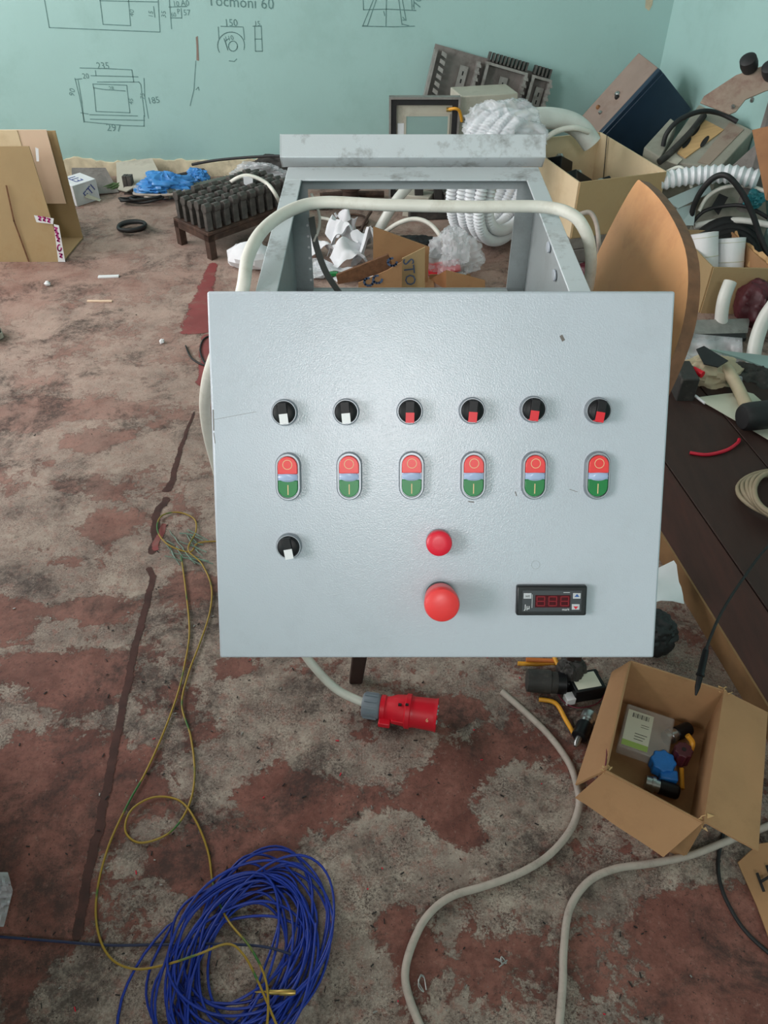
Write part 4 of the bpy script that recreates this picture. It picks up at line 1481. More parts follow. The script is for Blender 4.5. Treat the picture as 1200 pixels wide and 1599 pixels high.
# clear plastic scrap, left edge
g = [[G(-80 + (100 - 22 * abs(j / 23 - .35)) * i / 23, 1362 + 85 * j / 23, .004 + .035 * abs(noise.noise(V((i * .22, j * .22, 2))))) for j in range(24)] for i in range(24)]
solo(MB().sheet(g, .0006), 'plastic_scrap', 'clear_film', 'crumpled clear plastic scrap at the left edge of the floor', 'plastic film')

# dark wooden boards on the right with a cut pale edge
bd = thing('board_platform', 'low dark brown wooden board platform with a pale cut edge, right side', 'boards', (.95, 1.35, 0))
e0, e1 = G(1200, 1098, .06), G(1046, 850, .06)
dirb = (e1 - e0)
dirb.z = 0
dirb.normalize()
sdb = V((dirb.y, -dirb.x, 0))
st0 = e0 - dirb * .22
for k, (a, b_) in enumerate([(0, .115), (.119, .36), (.364, .60)]):
    o_ = st0 + sdb * a
    build(MB().par(V((o_.x, o_.y, .035)), dirb * (1.30 if k else 1.25), sdb * (b_ - a), (0, 0, .025)), 'plank', ('wood_red', 'wood_dark', 'wood_dark')[k], bd, bevel=.0015)
build(MB().par(V((st0.x, st0.y, .001)) - sdb * .004, dirb * 1.25, sdb * .02, (0, 0, .0585)), 'cut_edge', 'wood_cut', bd)
for k in range(3):
    o_ = st0 + sdb * .03 + dirb * (.1 + .5 * k)
    build(MB().par(V((o_.x, o_.y, .001)), dirb * .05, sdb * .54, (0, 0, .034)), 'batten', 'wood_dark', bd)
wire('red_wire', gp([(1078, 707), (1105, 710), (1135, 703), (1152, 692), (1155, 686)], .0645), .0045, 'wire_red', 'short bright red wire lying on the dark boards', 'wire')
# beige coil at the right edge
m = MB()
for k in range(5):
    cc2 = G(1222 + 3 * k, 775, .066 + .012 * k)
    m.tube([cc2 + V(((.10 - .006 * k) * math.cos(a), (.095 - .004 * k) * math.sin(a), .008 * math.sin(a * 2 + k))) for a in [i * math.pi / 20 for i in range(40)]], .0062, 8, closed=True)
solo(m, 'cable_coil', 'coil_beige', 'coil of beige cable on the dark boards at the right edge', 'cable', sharp=80)
# pale scrap beside the panel's lower right corner
g = [[G(1000, 935, .05) + V((.16 * (i / 6 - .5), .10 * (j / 6 - .5) + .02 * (i / 6), .03 + .03 * noise.noise(V((i * .4, j * .4, 5))))) for j in range(7)] for i in range(7)]
solo(MB().sheet(g, .001), 'paper_scrap', 'white_paper', 'crumpled greyish paper behind the lower right panel corner', 'paper')
solo(MB().blob(G(1010, 985, .04), (.06, .05, .045), .3, 11), 'rag', 'black_rubber', 'black crumpled cloth behind the open brown box', 'rag')

# ================================================================== FAR LEFT: STEEL STAND AND CLUTTER BY THE WALL
F0 = G(331, 407)
sdir = (G(277, 380) - F0).normalized()
ldir = V((sdir.y, -sdir.x, 0))
ldir = ldir if ldir.x > 0 else -ldir
SW, SL, SH = .225, .42, .105
st = thing('steel_stand', 'low rusty steel stand holding rows of dark metal pieces', 'stand', F0 + sdir * SW / 2 + ldir * SL / 2)
build(MB().par(F0 + V((0, 0, SH - .012)), sdir * SW, ldir * SL, (0, 0, .012)), 'top_plate', 'rusty_metal', st, bevel=.002)
build(MB().par(F0 + V((0, 0, SH - .035)), sdir * SW, ldir * .006, (0, 0, .023)), 'side_rail', 'rusty_metal', st)
build(MB().par(F0 + V((0, 0, SH - .035)), sdir * .006, ldir * SL, (0, 0, .023)), 'side_rail', 'rusty_metal', st)
for a, b_ in ((0, 0), (SW - .028, 0), (0, SL - .028), (SW - .028, SL - .028)):
    build(MB().par(F0 + sdir * a + ldir * b_, sdir * .028, ldir * .028, (0, 0, SH - .012)), 'leg', 'rusty_metal', st)
first = None
kk = 0
for i in range(5):
    for j in range(10):
        c = F0 + sdir * (.022 + .045 * i) + ldir * (.022 + .0415 * j) + V((0, 0, SH + .0005))
        if first is None:
            m = MB().prism([(-.013, -.012, 0), (.013, -.012, 0), (.013, .005, 0), (-.013, .005, 0)], (0, 0, .072))
            m.prism([(-.014, -.018, .070), (-.014, .002, .058), (-.014, .012, .076), (-.014, .006, .094), (-.014, -.012, .098), (-.014, -.020, .088)], (.028, 0, 0))
            m.box((-.006, .006, .0), (.006, .014, .06))
            o = build(m, 'metal_piece', 'dark_metal', None, bevel=.0015)
            first = o
        else:
            o = first.copy()
            COL.objects.link(o)
        o.location = c
        o.rotation_euler = (0, 0, math.atan2(ldir.y, ldir.x) + R(rnd.uniform(-7, 7)))
        o.scale = (1, 1, rnd.uniform(.93, 1.07))
        ords = ['first', 'second', 'third', 'fourth', 'fifth', 'sixth', 'seventh', 'eighth', 'ninth', 'tenth']
        tag(o, 'dark metal piece, %s row, %s from left, on the steel stand' % (ords[i], ords[j]), 'metal piece', 'metal pieces on the steel stand')

o0 = G(121, 323)
e_ = G(157, 311) - o0
p_ = V((-e_.y, e_.x, 0)).normalized() * .12
wb = thing('small_box', 'small white carton with blue lettering beside the big cardboard box', 'box', o0 + e_ / 2 + p_ / 2)
build(MB().par(o0, e_, p_, (0, 0, .088)), 'carton', 'white_paper', wb, bevel=.002)
tb = MB()
text(tb, 'ETI', .055, o0 + e_ * .5 + p_ * .5 + V((0, 0, .0885)), p_, -e_, (0, 0, 1), .0006)
build(tb, 'lettering', 'ink_blue', wb)
tb = MB()
fn = p_.normalized() * -1
text(tb, 'ETI', .045, o0 + e_ * .62 + fn * .001 + V((0, 0, .045)), (e_.normalized() + V((0, 0, .6))), (V((0, 0, 1)) - e_.normalized() * .6), fn, .0006)
build(tb, 'lettering', 'ink_blue', wb)
tp = MB().plate([o0 + e_ * .35 + fn * .004 + V((0, 0, .03)), o0 + e_ * .8 + fn * .03 + V((0, 0, .004)), o0 + e_ * .9 + fn * .025 + V((0, 0, .008)), o0 + e_ * .48 + fn * .004 + V((0, 0, .04))], .001)
build(tp, 'loose_tape', 'label_paper', wb)


def slab(name, pts, th, material, label, cat, **k):
    return solo(MB().plate(pts, th), name, material, label, cat, **k)


slab('card_sheet', [G(112, 305, .02), A(112, 262, 3.74), A(165, 262, 3.74), G(186, 300, .004)], .004, 'dusty_grey', 'grey-brown sheet leaning on the wall behind the white carton', 'sheet')
slab('linoleum_piece', [G(184, 297, .004), G(198, 300, .02), G(250, 272, .06), A(238, 248, 3.78), A(182, 255, 3.77)], .004, 'beige_paint', 'beige bent sheet against the wall left of the blue plastic', 'sheet')
g_ = MB()
for k in range(9):
    a = G(152 + 3 * k, 298 - k % 3 * 2, .006 + .004 * (k % 3))
    g_.tube([a, a + V((.05, .03, .012)), a + V((.10, .05 - .01 * (k % 4), .004))], .004, 5)
solo(g_, 'green_offcuts', 'offcut_green', 'bundle of green strips right of the white carton', 'offcuts', kind='stuff')
br_ = thing('metal_bracket', 'grey upright metal bracket between beige sheet and blue plastic', 'bracket', G(199, 302))
for k in range(2):
    o_ = G(195 + 7 * k, 303)
    build(MB().par(o_, (.018, 0, 0), (.004, .03, 0), (0, .006, .075)), 'upright', 'dark_metal', br_, bevel=.001)
build(MB().par(G(194, 304), (.05, 0, 0), (0, .03, 0), (0, 0, .004)), 'foot', 'dark_metal', br_)
solo(MB().blob(G(258, 290, .045), (.115, .07, .055), .45, 3, 2.6), 'plastic_bag', 'bag_blue', 'bright blue crumpled plastic bag at the wall, larger heap', 'plastic bag')
solo(MB().blob(G(310, 276, .03), (.05, .03, .035), .5, 8, 2.6), 'plastic_bag', 'bag_blue', 'small blue plastic scrap right of the larger blue heap', 'plastic bag')
hs = spline(gp([(262, 303, .03), (290, 296, .03), (320, 290, .03), (350, 283, .03), (385, 274, .03)]), 6)
solo(corr(hs, .022, .16, 10, .016), 'corrugated_hose', 'hose_green', 'dark grey corrugated hose on the floor behind the steel stand', 'hose', sharp=80)
for i, (sd, mm, lab, px, py) in enumerate([(1, 'black_rubber', 'black tangled cable left of the steel stand', 232, 312), (2, 'grey_cable', 'grey tangled cable heaped left of the steel stand', 248, 306), (3, 'white_cable', 'white cable ends lying over the tangle by the steel stand', 262, 300), (4, 'dusty_black', 'dusty cable loops at the wall behind the tangle', 300, 280)]):
    r_ = random.Random(sd)
    c = G(px, py, .012)
    pts = []
    for k in range(16 if i != 2 else 6):
        a = k * 1.3 + r_.random()
        rr = r_.uniform(.04, .13)
        pts.append(c + V((rr * math.cos(a), .55 * rr * math.sin(a), .03 * r_.random())))
    wire('tangled_cable', pts, .0055 if i != 2 else .006, mm, lab, n=6, per=6)
solo(MB().blob(G(222, 300, .025), (.04, .03, .03), .3, 15), 'plastic_bag', 'clear_bag', 'small clear bag with fittings in front of the blue plastic', 'plastic bag')
m = MB()
for k in range(3):
    m.tube([G(206, 353, .008 + .011 * k) + V((.055 * math.cos(a), .045 * math.sin(a), .004 * math.sin(a + k))) for a in [i * math.pi / 14 for i in range(28)]], .007, 8, closed=True)
solo(m, 'cable_ring', 'black_rubber', 'small black cable ring alone on the floor right of the big box', 'cable', sharp=80)
wire('black_rod', [A(300, 257, 3.60), A(340, 250, 3.58), A(400, 245, 3.5), A(445, 245, 3.4), A(480, 262, 3.3)], .006, 'black_rubber', 'thin black hose arching along the wall foot toward the console hood', 'hose', n=8)
wire('white_lead', [G(356, 300, .10), A(360, 285, 3.16), A(385, 274, 3.14), A(415, 285, 3.12), A(433, 308, 3.08), G(440, 330, .02)], .0075, 'white_cable', 'white cable arching above the steel stand', n=8)
slab('cable_tag', [A(380, 276, 3.13), A(395, 276, 3.13), A(395, 290, 3.13), A(381, 289, 3.13)], .003, 'white_paper', 'small white tag hanging on the arched white cable', 'tag')
solo(MB().blob(G(405, 272, .05), (.12, .05, .05), .5, 21), 'plastic_film', 'clear_film', 'crumpled clear film behind the arched white cable', 'plastic film')
solo(MB().blob(G(430, 262, .05), (.14, .05, .05), .4, 22), 'rag', 'dusty_black', 'dark heap at the wall left of the console hood', 'rag')
solo(MB().blob(G(392, 400, .045), (.095, .06, .055), .42, 31, 1.6, 14, 9), 'plastic_packet', 'white_paper', 'crumpled white packet on the floor left of the console', 'packet', sharp=25)
solo(MB().blob(G(368, 404, .02), (.03, .03, .03), .4, 33, 1.6, 10, 7), 'plastic_packet', 'white_plastic', 'small white scrap at the left end of the crumpled packet', 'packet', sharp=25)
# small single bits on the left floor
solo(MB().par(G(153, 435), (.075, .006, 0), (-.001, .016, 0), (0, 0, .006)), 'duct_offcut', 'white_plastic', 'short white duct offcut, the farther stick on the left floor', 'offcut', bevel=.001)
solo(MB().par(G(136, 472), (.088, -.002, 0), (0, .010, 0), (0, 0, .005)), 'wood_splinter', 'card_pale', 'pale flat stick, the nearer one on the left floor', 'stick', bevel=.001)
solo(MB().blob(G(74, 443, .008), (.012, .010, .009), .4, 2, 2, 10, 7), 'plaster_crumb', 'white_plastic', 'white crumb on the floor left of the duct offcut', 'crumb')
solo(MB().blob(G(253, 533, .006), (.008, .008, .008), .4, 5, 2, 10, 7), 'plaster_crumb', 'white_plastic', 'white crumb on the floor near the red stripe', 'crumb')
# shoe just reaching into the frame at the left edge
sh = thing('shoe', 'toe of a black shoe at the left edge of the floor', 'shoe', G(-60, 530))
so = [(-.10, .042), (.08, .046), (.13, .034), (.148, 0), (.13, -.034), (.08, -.046), (-.10, -.040), (-.125, 0)]
tip = G(6, 528)
mid = V((tip.x - .146, tip.y, 0))
build(MB().prism([mid + V((x, y, .0)) for x, y in so], (0, 0, .022)), 'sole', 'beige_paint', sh, bevel=.004)
up_ = MB()
vs, fs = [], []
for z, f_, sx_ in ((.021, .98, 0), (.045, .95, -.004), (.07, .72, -.035), (.10, .5, -.06), (.105, .42, -.062)):
    vs += [mid + V((x * f_ + sx_, y * f_, z)) for x, y in so]
for i in range(4):
    for k in range(8):
        fs.append((i * 8 + k, i * 8 + (k + 1) % 8, (i + 1) * 8 + (k + 1) % 8, (i + 1) * 8 + k))
fs.append(tuple(range(32, 40)))
build(up_.add(vs, fs), 'upper', 'black_rubber', sh, bevel=.003)

# floor crumbs nobody would count
dm = {'debris_dark': ('ink_black', 'scattered tiny dark chips on the floor', 190, 11), 'debris_red': ('wire_red', 'scattered tiny red plastic chips on the floor', 26, 12), 'debris_metal': ('shaving', 'scattered tiny metal shavings on the floor', 46, 13)}
for nm, (mm, lab, cnt, sd) in dm.items():
    r_ = random.Random(sd)
    m = MB()
    for k in range(cnt):
        c = G(r_.uniform(20, 1100), r_.choice([r_.uniform(480, 1590), r_.uniform(1000, 1590)]), .0008)
        if .60 < c.x or (.3 < c.x and c.y < .92 and c.y > .55):
            continue
        a = r_.uniform(0, 3.14)
        u = V((math.cos(a), math.sin(a), 0)) * r_.uniform(.002, .0065) * (1.3 if nm == 'debris_dark' else 1)
        v = V((-math.sin(a), math.cos(a), 0)) * r_.uniform(.001, .002)
        m.par(c - u / 2, u, v, (0, 0, r_.uniform(.001, .002)))
    solo(m, nm, mm, lab, 'debris', kind='stuff')
for i, (px, py) in enumerate([(663, 1537), (782, 1503)]):
    r_ = random.Random(40 + i)
    pts = [G(px, py, .003) + V((r_.uniform(-.012, .012), r_.uniform(-.012, .012), r_.uniform(0, .006))) for k in range(7)]
    wire('metal_curl', pts, .0011, 'shaving', ['silvery metal curl inside the bend of the grey cable', 'silvery metal curl between the two grey cables'][i], 'shaving', n=5)

# ================================================================== SEEN THROUGH AND BEHIND THE CONSOLE
cb5 = thing('cardboard_box', 'torn cardboard box with blue print, seen through the console frame', 'box', G(640, 440))
yb = G(640, 452).y
aa = [A(583, 354, yb + .05), A(671, 386, yb + .05), A(668, 445, yb + .05), A(583, 448, yb + .05)]
build(card([V((q.x, yb + .05 + .0 * i, q.z)) for i, q in enumerate(aa)], .005), 'rear_wall', 'card', cb5)
aa = [A(628, 404, yb), A(664, 386, yb), A(664, 450, yb), A(628, 455, yb)]
w5 = build(card(aa, .005), 'front_flap', 'card_tan', cb5)
tm = MB()
text(tm, 'STO', .055, A(639, 425, yb - .004), (0.12, 0, -1), (1, 0, .12), (0, -1, 0), .0008)
build(tm, 'print', 'ink_steel', w5)
aa = [A(525, 432, yb - .05), A(606, 396, yb - .03), A(612, 410, yb - .03), A(606, 420, yb - .03), A(560, 440, yb - .05), A(528, 446, yb - .05)]
w6 = build(MB().plate([V((q.x, yb - .04, q.z)) for q in aa], .012), 'torn_edge', 'card_torn', cb5)
aa = [A(560, 441, yb - .06), A(606, 421, yb - .06), A(628, 408, yb - .06), A(628, 456, yb - .06), A(560, 456, yb - .06)]
w7 = build(card(aa, .004), 'side_panel', 'card', cb5)
tm = MB()
for cx, cy in ((613, 409), (590, 436), (576, 440)):
    stroke(tm, [A(cx + 7 * math.cos(a), cy + 6 * math.sin(a), yb - .067) for a in [i * .6 for i in range(9)]], .008, (0, -1, 0), .001)
build(tm, 'print', 'ink_steel', w7)
build(MB().par(G(583, 458), V((.22, 0, 0)), V((0, .12, 0)), (0, 0, .004)), 'base_panel', 'card', cb5)
# second small flap box
o_ = G(697, 452)
c6 = thing('cardboard_box', 'low brown carton right of the torn box, seen through the console frame', 'box', o_)
build(card([A(697, 452, o_.y), A(697, 422, o_.y), A(758, 438, o_.y), A(758, 455, o_.y)], .004), 'front_wall', 'card', c6)
build(card([A(697, 422, o_.y), A(697, 452, o_.y), G(671, 437), A(671, 436, o_.y + .10)], .004), 'side_wall', 'wood_brown', c6)
build(card([G(671, 437), G(735, 437), A(735, 428, G(735, 437).y), A(671, 428, G(671, 437).y)], .004), 'back_wall', 'card', c6)
slab('red_sheet', [A(668, 412, 2.80), A(718, 404, 2.82), A(720, 422, 2.74), A(670, 430, 2.72)], .004, 'red_plastic', 'red plastic edge beneath the clear bag behind the console', 'plastic')
solo(MB().blob(G(708, 398, .07), (.105, .09, .085), .4, 41, 2.4), 'plastic_bag', 'clear_bag', 'filled clear plastic bag behind the console, right of the torn box', 'plastic bag')
solo(MB().blob(G(712, 388, .135), (.05, .045, .07), .4, 43, 2.4), 'plastic_bag', 'clear_film', 'knotted neck of clear film above the filled bag', 'plastic film')
# white papers and packets
labs = ['white crumpled leaflet at far left of the paper heap behind the console', 'white folded paper standing up in the heap behind the console', 'white leaflet low in front of the paper heap behind the console', 'white packet in the middle of the paper heap behind the console', 'white paper beside the torn cardboard box behind the console', 'white torn paper with upright point behind the console', 'white sheet lying lowest under the grey strap behind the console']
for i, (px, py, sx_, sy_, h, sd) in enumerate([(500, 395, .11, .08, .05, 1), (535, 385, .10, .07, .10, 2), (515, 425, .13, .08, .03, 3), (545, 410, .12, .09, .07, 4), (572, 398, .10, .08, .11, 5), (540, 362, .07, .06, .10, 6), (560, 432, .16, .07, .02, 7)]):
    c = G(px, py, h * .4)
    g = []
    for a in range(14):
        r2 = []
        for b_ in range(14):
            u, v = a / 13 - .5, b_ / 13 - .5
            z = h * (.5 + .9 * noise.noise(V((u * 2.2, v * 2.2, sd * 5.0)))) + .7 * h * (1 - abs(u * 2 + v))
            r2.append(c + V((sx_ * u + .03 * noise.noise(V((v * 4, u, sd))), sy_ * v, max(-c.z + .003, z - h * .3))))
        g.append(r2)
    solo(MB().sheet(g, .0015), 'leaflet', 'white_paper', labs[i], 'paper', group='papers behind the console', sharp=50)
solo(MB().blob(G(495, 420, .03), (.05, .04, .035), .4, 51, 2), 'plastic_packet', 'clear_film', 'small clear packet under the papers by the console frame', 'packet')
solo(MB().par(G(515, 432, .03), (.03, 0, 0), (0, .02, 0), (0, 0, .012)), 'green_plug', 'green_cap', 'small green plastic piece among the white papers', 'plastic part', bevel=.002)
slab('grey_block', [A(545, 370, 2.98), A(572, 362, 2.98), A(580, 380, 2.98), A(558, 390, 2.98)], .03, 'dusty_grey', 'grey block behind the white papers', 'block')
# strap, pipe, cables
sp_ = spline([V((ox0 + .003, BY1 - .028, .80)), V((ox0 + .008, BY1 - .03, .755)), V((ox0 + .022, BY1 - .035, .71)), V((ox0 + .045, BY1 - .045, .675)), V((ox0 + .06, BY1 - .055, .655))], 6)
g = [[q + V((-.004, 0, -.002)), q + V((.006, -.002, .002))] for q in sp_]
solo(MB().sheet(g, .002), 'flat_strap', 'strap_grey', 'grey flat strap hanging inside the console rear opening', 'strap')
wire('white_lead', [V((ox0 + .006, BY1 - .03, .838)), V((ox0 + .016, BY1 - .03, .81)), V((ox0 + .016, BY1 - .03, .785)), V((ox0 + .006, BY1 - .03, .76))], .0025, 'white_cable', 'thin white lead looped at the left of the console rear opening', n=6)
wire('plastic_pipe', [G(590, 362, .03), A(618, 315, 3.12), A(645, 283, 3.2), A(660, 262, 3.25)], .020, 'conduit', 'straight white plastic pipe slanting up behind the console', 'pipe', n=14)
wire('white_lead', [G(590, 372, .02), A(620, 350, 2.95), A(648, 342, 2.93), A(672, 350, 2.9), A(690, 372, 2.86), G(695, 392, .04)], .0085, 'white_cable', 'white cable arched over the black film behind the console', n=8)
wire('white_lead', gp([(500, 340, .05), (520, 345, .06), (533, 360, .04), (540, 375, .03)]), .0065, 'white_cable', 'short white cable arc above the white papers', n=8)
wire('steel_wire', [A(560, 378, 2.93), A(568, 350, 2.95), A(580, 330, 3.0)], .006, 'rusty_metal', 'thin bent rusty rod standing behind the white papers', 'rod', n=6)
m = MB()
for k in range(3):
    m.tube([G(552, 345, .006 + .01 * k) + V((.06 * math.cos(a), .07 * math.sin(a), 0)) for a in [i * math.pi / 12 for i in range(24)]], .004, 6, closed=True)
solo(m, 'wire_ring', 'rusty_metal', 'thin rusty wire ring on the floor behind the console', 'wire', sharp=80)
# valve-like rusty fitting and a row of dark iron parts
vf = thing('pipe_fitting', 'rusty valve fitting with a curved spout behind the console', 'fitting', G(548, 318))
c = G(548, 318)
build(MB().lathe(c, (0, 0, 1), [(0, .05), (.02, .05), (.022, .035), (.06, .032), (.065, .045), (.08, .045), (.082, .02), (.10, .018)], 16), 'valve_body', 'rusty_metal', vf)
build(MB().tube(spline([c + V((0, 0, .085)), c + V((.06, .01, .10)), c + V((.10, .02, .125)), c + V((.14, .02, .125))], 6), .012, 8), 'spout', 'rusty_metal', vf)
for i, (x0, x1, py, lab) in enumerate([(480, 560, 322, 'long dark iron bar lying left of the rusty valve'), (555, 640, 318, 'long dark iron bar lying right of the rusty valve'), (500, 600, 306, 'far dark iron rod along the floor behind the rusty valve')]):
    a, b_ = G(x0, py, .015), G(x1, py - 3, .015)
    solo(MB().tube([a, a.lerp(b_, .4) + V((0, 0, .006)), b_], .014, 8), 'iron_bar', 'rusty_metal', lab, 'iron bar')
ic = thing('iron_casting', 'dark iron casting with two posts behind the white pipe', 'casting', G(650, 340))
o_ = G(640, 345)
build(MB().par(o_, (.24, .02, 0), (-.02, .14, 0), (0, 0, .05)), 'base', 'dusty_black', ic, bevel=.004)
for k in range(3):
    build(MB().par(o_ + V((.02 + .08 * k, .04, .05)), (.035, 0, 0), (0, .04, 0), (0, 0, .11 - .02 * (k % 2))), 'post', 'dusty_black', ic, bevel=.003)
build(MB().box((o_.x + .02, o_.y + .05, .13), (o_.x + .22, o_.y + .075, .155)), 'crossbar', 'dusty_black', ic, bevel=.003)
o_ = G(628, 338)
solo(MB().par(o_, (.10, -.03, .0), (.03, .07, .0), (0.01, 0, .09)), 'metal_cover', 'beige_paint', 'tilted beige metal cover beside the white pipe behind the console', 'cover', bevel=.003)
solo(MB().blob(G(650, 385, .03), (.11, .07, .035), .4, 61), 'black_film', 'black_rubber', 'crumpled black film under the arched white cable', 'plastic film')
sw = thing('spring_post', 'steel cylinder in a dark frame behind the console, near the hose coil', 'cylinder', G(698, 335))
build(MB().lathe(G(698, 335), (0, 0, 1), [(0, .02), (.085, .02), (.09, .026), (.10, .026)], 14), 'cylinder', 'aluminium', sw)
build(MB().par(G(682, 338), (.09, 0, 0), (0, .03, 0), (0, 0, .012)), 'foot', 'dusty_black', sw)
# --- coil of corrugated hose with film
axn = V((.80, -.60, -.04)).normalized()
uy = V((0, 0, 1)) - axn * axn.z
uy.normalize()
ux = axn.cross(uy)
c0_ = V((.372, 3.05, .262))
hc = thing('hose_coil', 'standing coil of white corrugated hose seen through the console frame', 'hose coil', (.45, 3.02, 0))
for i in range(4):
    for j in range(2):
        rr = .212 - .042 * j
        n_seg = int(2 * math.pi * rr / .013) * 2
        ci = c0_ + axn * (.041 * i + .012 * j)
        pts = [ci + (ux * math.cos(a) + uy * math.sin(a)) * (rr + .004 * math.sin(3 * a + i)) + axn * (.005 * math.sin(2 * a + i * 1.7)) for a in [2 * math.pi * k / n_seg for k in range(n_seg)]]
        build(MB().tube(pts, .021, 10, closed=True, rf=lambda k: .0222 if k % 2 else .0172), 'hose_turn', 'hose_white', hc, sharp=30)
fm = MB().blob(A(786, 198, 2.93), (.14, .12, .085), .45, 71, 1.7, 90, 60, flat=False, fine=.12)
solo(fm, 'wrapping_film', 'clear_film', 'clear wrapping film bunched on top of the hose coil', 'plastic film', sharp=180)
wire('grey_hose', [A(770, 222, 2.98), A(790, 203, 2.98), A(815, 190, 3.0), A(850, 184, 3.02), A(885, 189, 3.05), A(908, 202, 3.06), A(925, 225, 3.05)], .036, 'conduit', 'thick smooth grey-white hose end emerging from the wrapping film', 'hose', n=14)
wire('white_lead', [A(845, 222, 2.96), A(870, 205, 2.97), A(898, 200, 2.98), A(920, 206, 3.0)], .010, 'white_cable', 'white cable in front of the thick grey-white hose end', n=8)
# --- enclosure with a framed window door
Y7 = 3.42
en = thing('window_enclosure', 'beige metal enclosure with black-sealed window door, behind the console hood', 'enclosure', A(690, 300, Y7) * V((1, 1, 0)) if False else (A(690, 200, Y7).x, Y7 + .1, 0))
tl, tr = A(608, 151, Y7), A(720, 153, Y7)
zt = (tl.z + tr.z) / 2
W7 = tr.x - tl.x
H7 = .40
o_ = V((tl.x, Y7, zt - H7))


def frame(o_, w, h, t, th, nm, mm, par):
    m = MB()
    m.par(o_, (w, 0, 0), (0, th, 0), (0, 0, t)).par(o_ + V((0, 0, h - t)), (w, 0, 0), (0, th, 0), (0, 0, t))
    m.par(o_ + V((0, 0, t)), (t, 0, 0), (0, th, 0), (0, 0, h - 2 * t)).par(o_ + V((w - t, 0, t)), (t, 0, 0), (0, th, 0), (0, 0, h - 2 * t))
    return build(m, nm, mm, par)


frame(o_, W7, H7, .008, .03, 'door_rim', 'aluminium', en)
frame(o_ + V((.008, .006, .008)), W7 - .016, H7 - .016, .022, .02, 'door_seal', 'black_rubber', en)
build(MB().par(o_ + V((.01, .018, .01)), (W7 - .02, 0, 0), (0, .006, 0), (0, 0, H7 - .02)), 'door_plate', 'beige_paint', en)
frame(o_ + V((.062, .012, .05)), W7 - .10, H7 - .115, .008, .008, 'window_rim', 'beige_paint', en)
build(MB().par(o_ + V((.070, .014, .058)), (W7 - .116, 0, 0), (0, .003, 0), (0, 0, H7 - .131)), 'window_pane', 'glass_teal', en)
build(MB().par(o_ + V((.035, .013, .19)), (.026, 0, 0), (0, .004, 0), (0, 0, .11)), 'paper_label', 'white_paper', en)
build(MB().par(o_ + V((W7 + .004, .03, 0)), (.235, .05, 0), (-.035, .14, 0), (0, 0, H7 - .004)), 'housing', 'beige_paint', en, bevel=.004)
build(MB().tube(spline([o_ + V((W7 - .05, 0, H7 - .045)), o_ + V((W7 - .02, -.012, H7 - .038)), o_ + V((W7 - .002, -.008, H7 - .05)), o_ + V((W7 + .01, .005, H7 - .09))], 6), .006, 8), 'earth_strap', 'tube_yellow', en)
build(MB().lathe(o_ + V((W7 - .055, 0, H7 - .045)), (1, 0, 0), [(0, .008), (.02, .008)], 10), 'lock', 'brass', en)
build(MB().lathe(o_ + V((W7 + .03, .02, H7 - .09)), (.2, -1, 0), [(0, .01), (.02, .01), (.024, .006)], 10), 'hinge', 'black_rubber', en)
# --- finned chassis leaning on the wall
YR = 3.74
cA, cB = A(680, 68, YR + .05), A(860, 120, YR + .05)
uR = (cB - cA)
uR.y = 0
WR_ = uR.length
uR.normalize()
vR = V((uR.z, 0, -uR.x))
vR = vR if vR.z < 0 else -vR
vR = (vR + V((0, -.22, 0))).normalized()
nR = uR.cross(vR)
nR = nR if nR.y < 0 else -nR
HR = .47
rk = thing('finned_chassis', 'dusty metal rack chassis with toothed edges leaning on the far wall', 'chassis', (cA.x + .3, YR, 0))
RP = lambda a, b_, c: cA + uR * a + vR * b_ + nR * c
build(MB().par(RP(0, 0, 0), uR * WR_, vR * HR, nR * .004), 'back_plate', 'dusty_grey', rk)
bays = [(.0, .20), (.225, .41), (.43, WR_)]
for bi, (a, b_) in enumerate(bays):
    for e in (a, b_ - .012):
        build(MB().par(RP(e, .02, .004), uR * .012, vR * (HR - .02), nR * .055), 'divider', 'aluminium', rk)
    for k in range(16):
        build(MB().par(RP(b_ - .018, .03 + .026 * k, .05), uR * .020, vR * .012 + uR * .004, nR * .020), 'tooth', 'aluminium', rk)
    if bi == 0:
        for k in range(15):
            build(MB().par(RP(a + .03, .02 + .028 * k, .045), uR * .022 + vR * .008, vR * .016, nR * .020), 'tooth', 'aluminium', rk)
    else:
        build(MB().par(RP(a, .012, .004), uR * (b_ - a), vR * .010, nR * .05), 'top_rail', 'aluminium', rk)
        nf = int((b_ - a) / .0165)
        for k in range(nf):
            build(MB().par(RP(a + .004 + .0165 * k, -.026, .012), uR * .0075, vR * .034, nR * .04), 'fin', 'dark_metal', rk)
    cx2 = a + (b_ - a) * (.62 if bi == 0 else .42)
    rl = build(MB().par(RP(cx2, .05, .004), uR * .036, vR * (HR - .06), nR * .016), 'mounting_rail', 'aluminium', rk)
    for k in range(12):
        build(MB().par(RP(cx2 + .015, .07 + .03 * k, .0202), uR * .006, vR * .016, nR * .0006), 'slot', 'ink_black', rl)
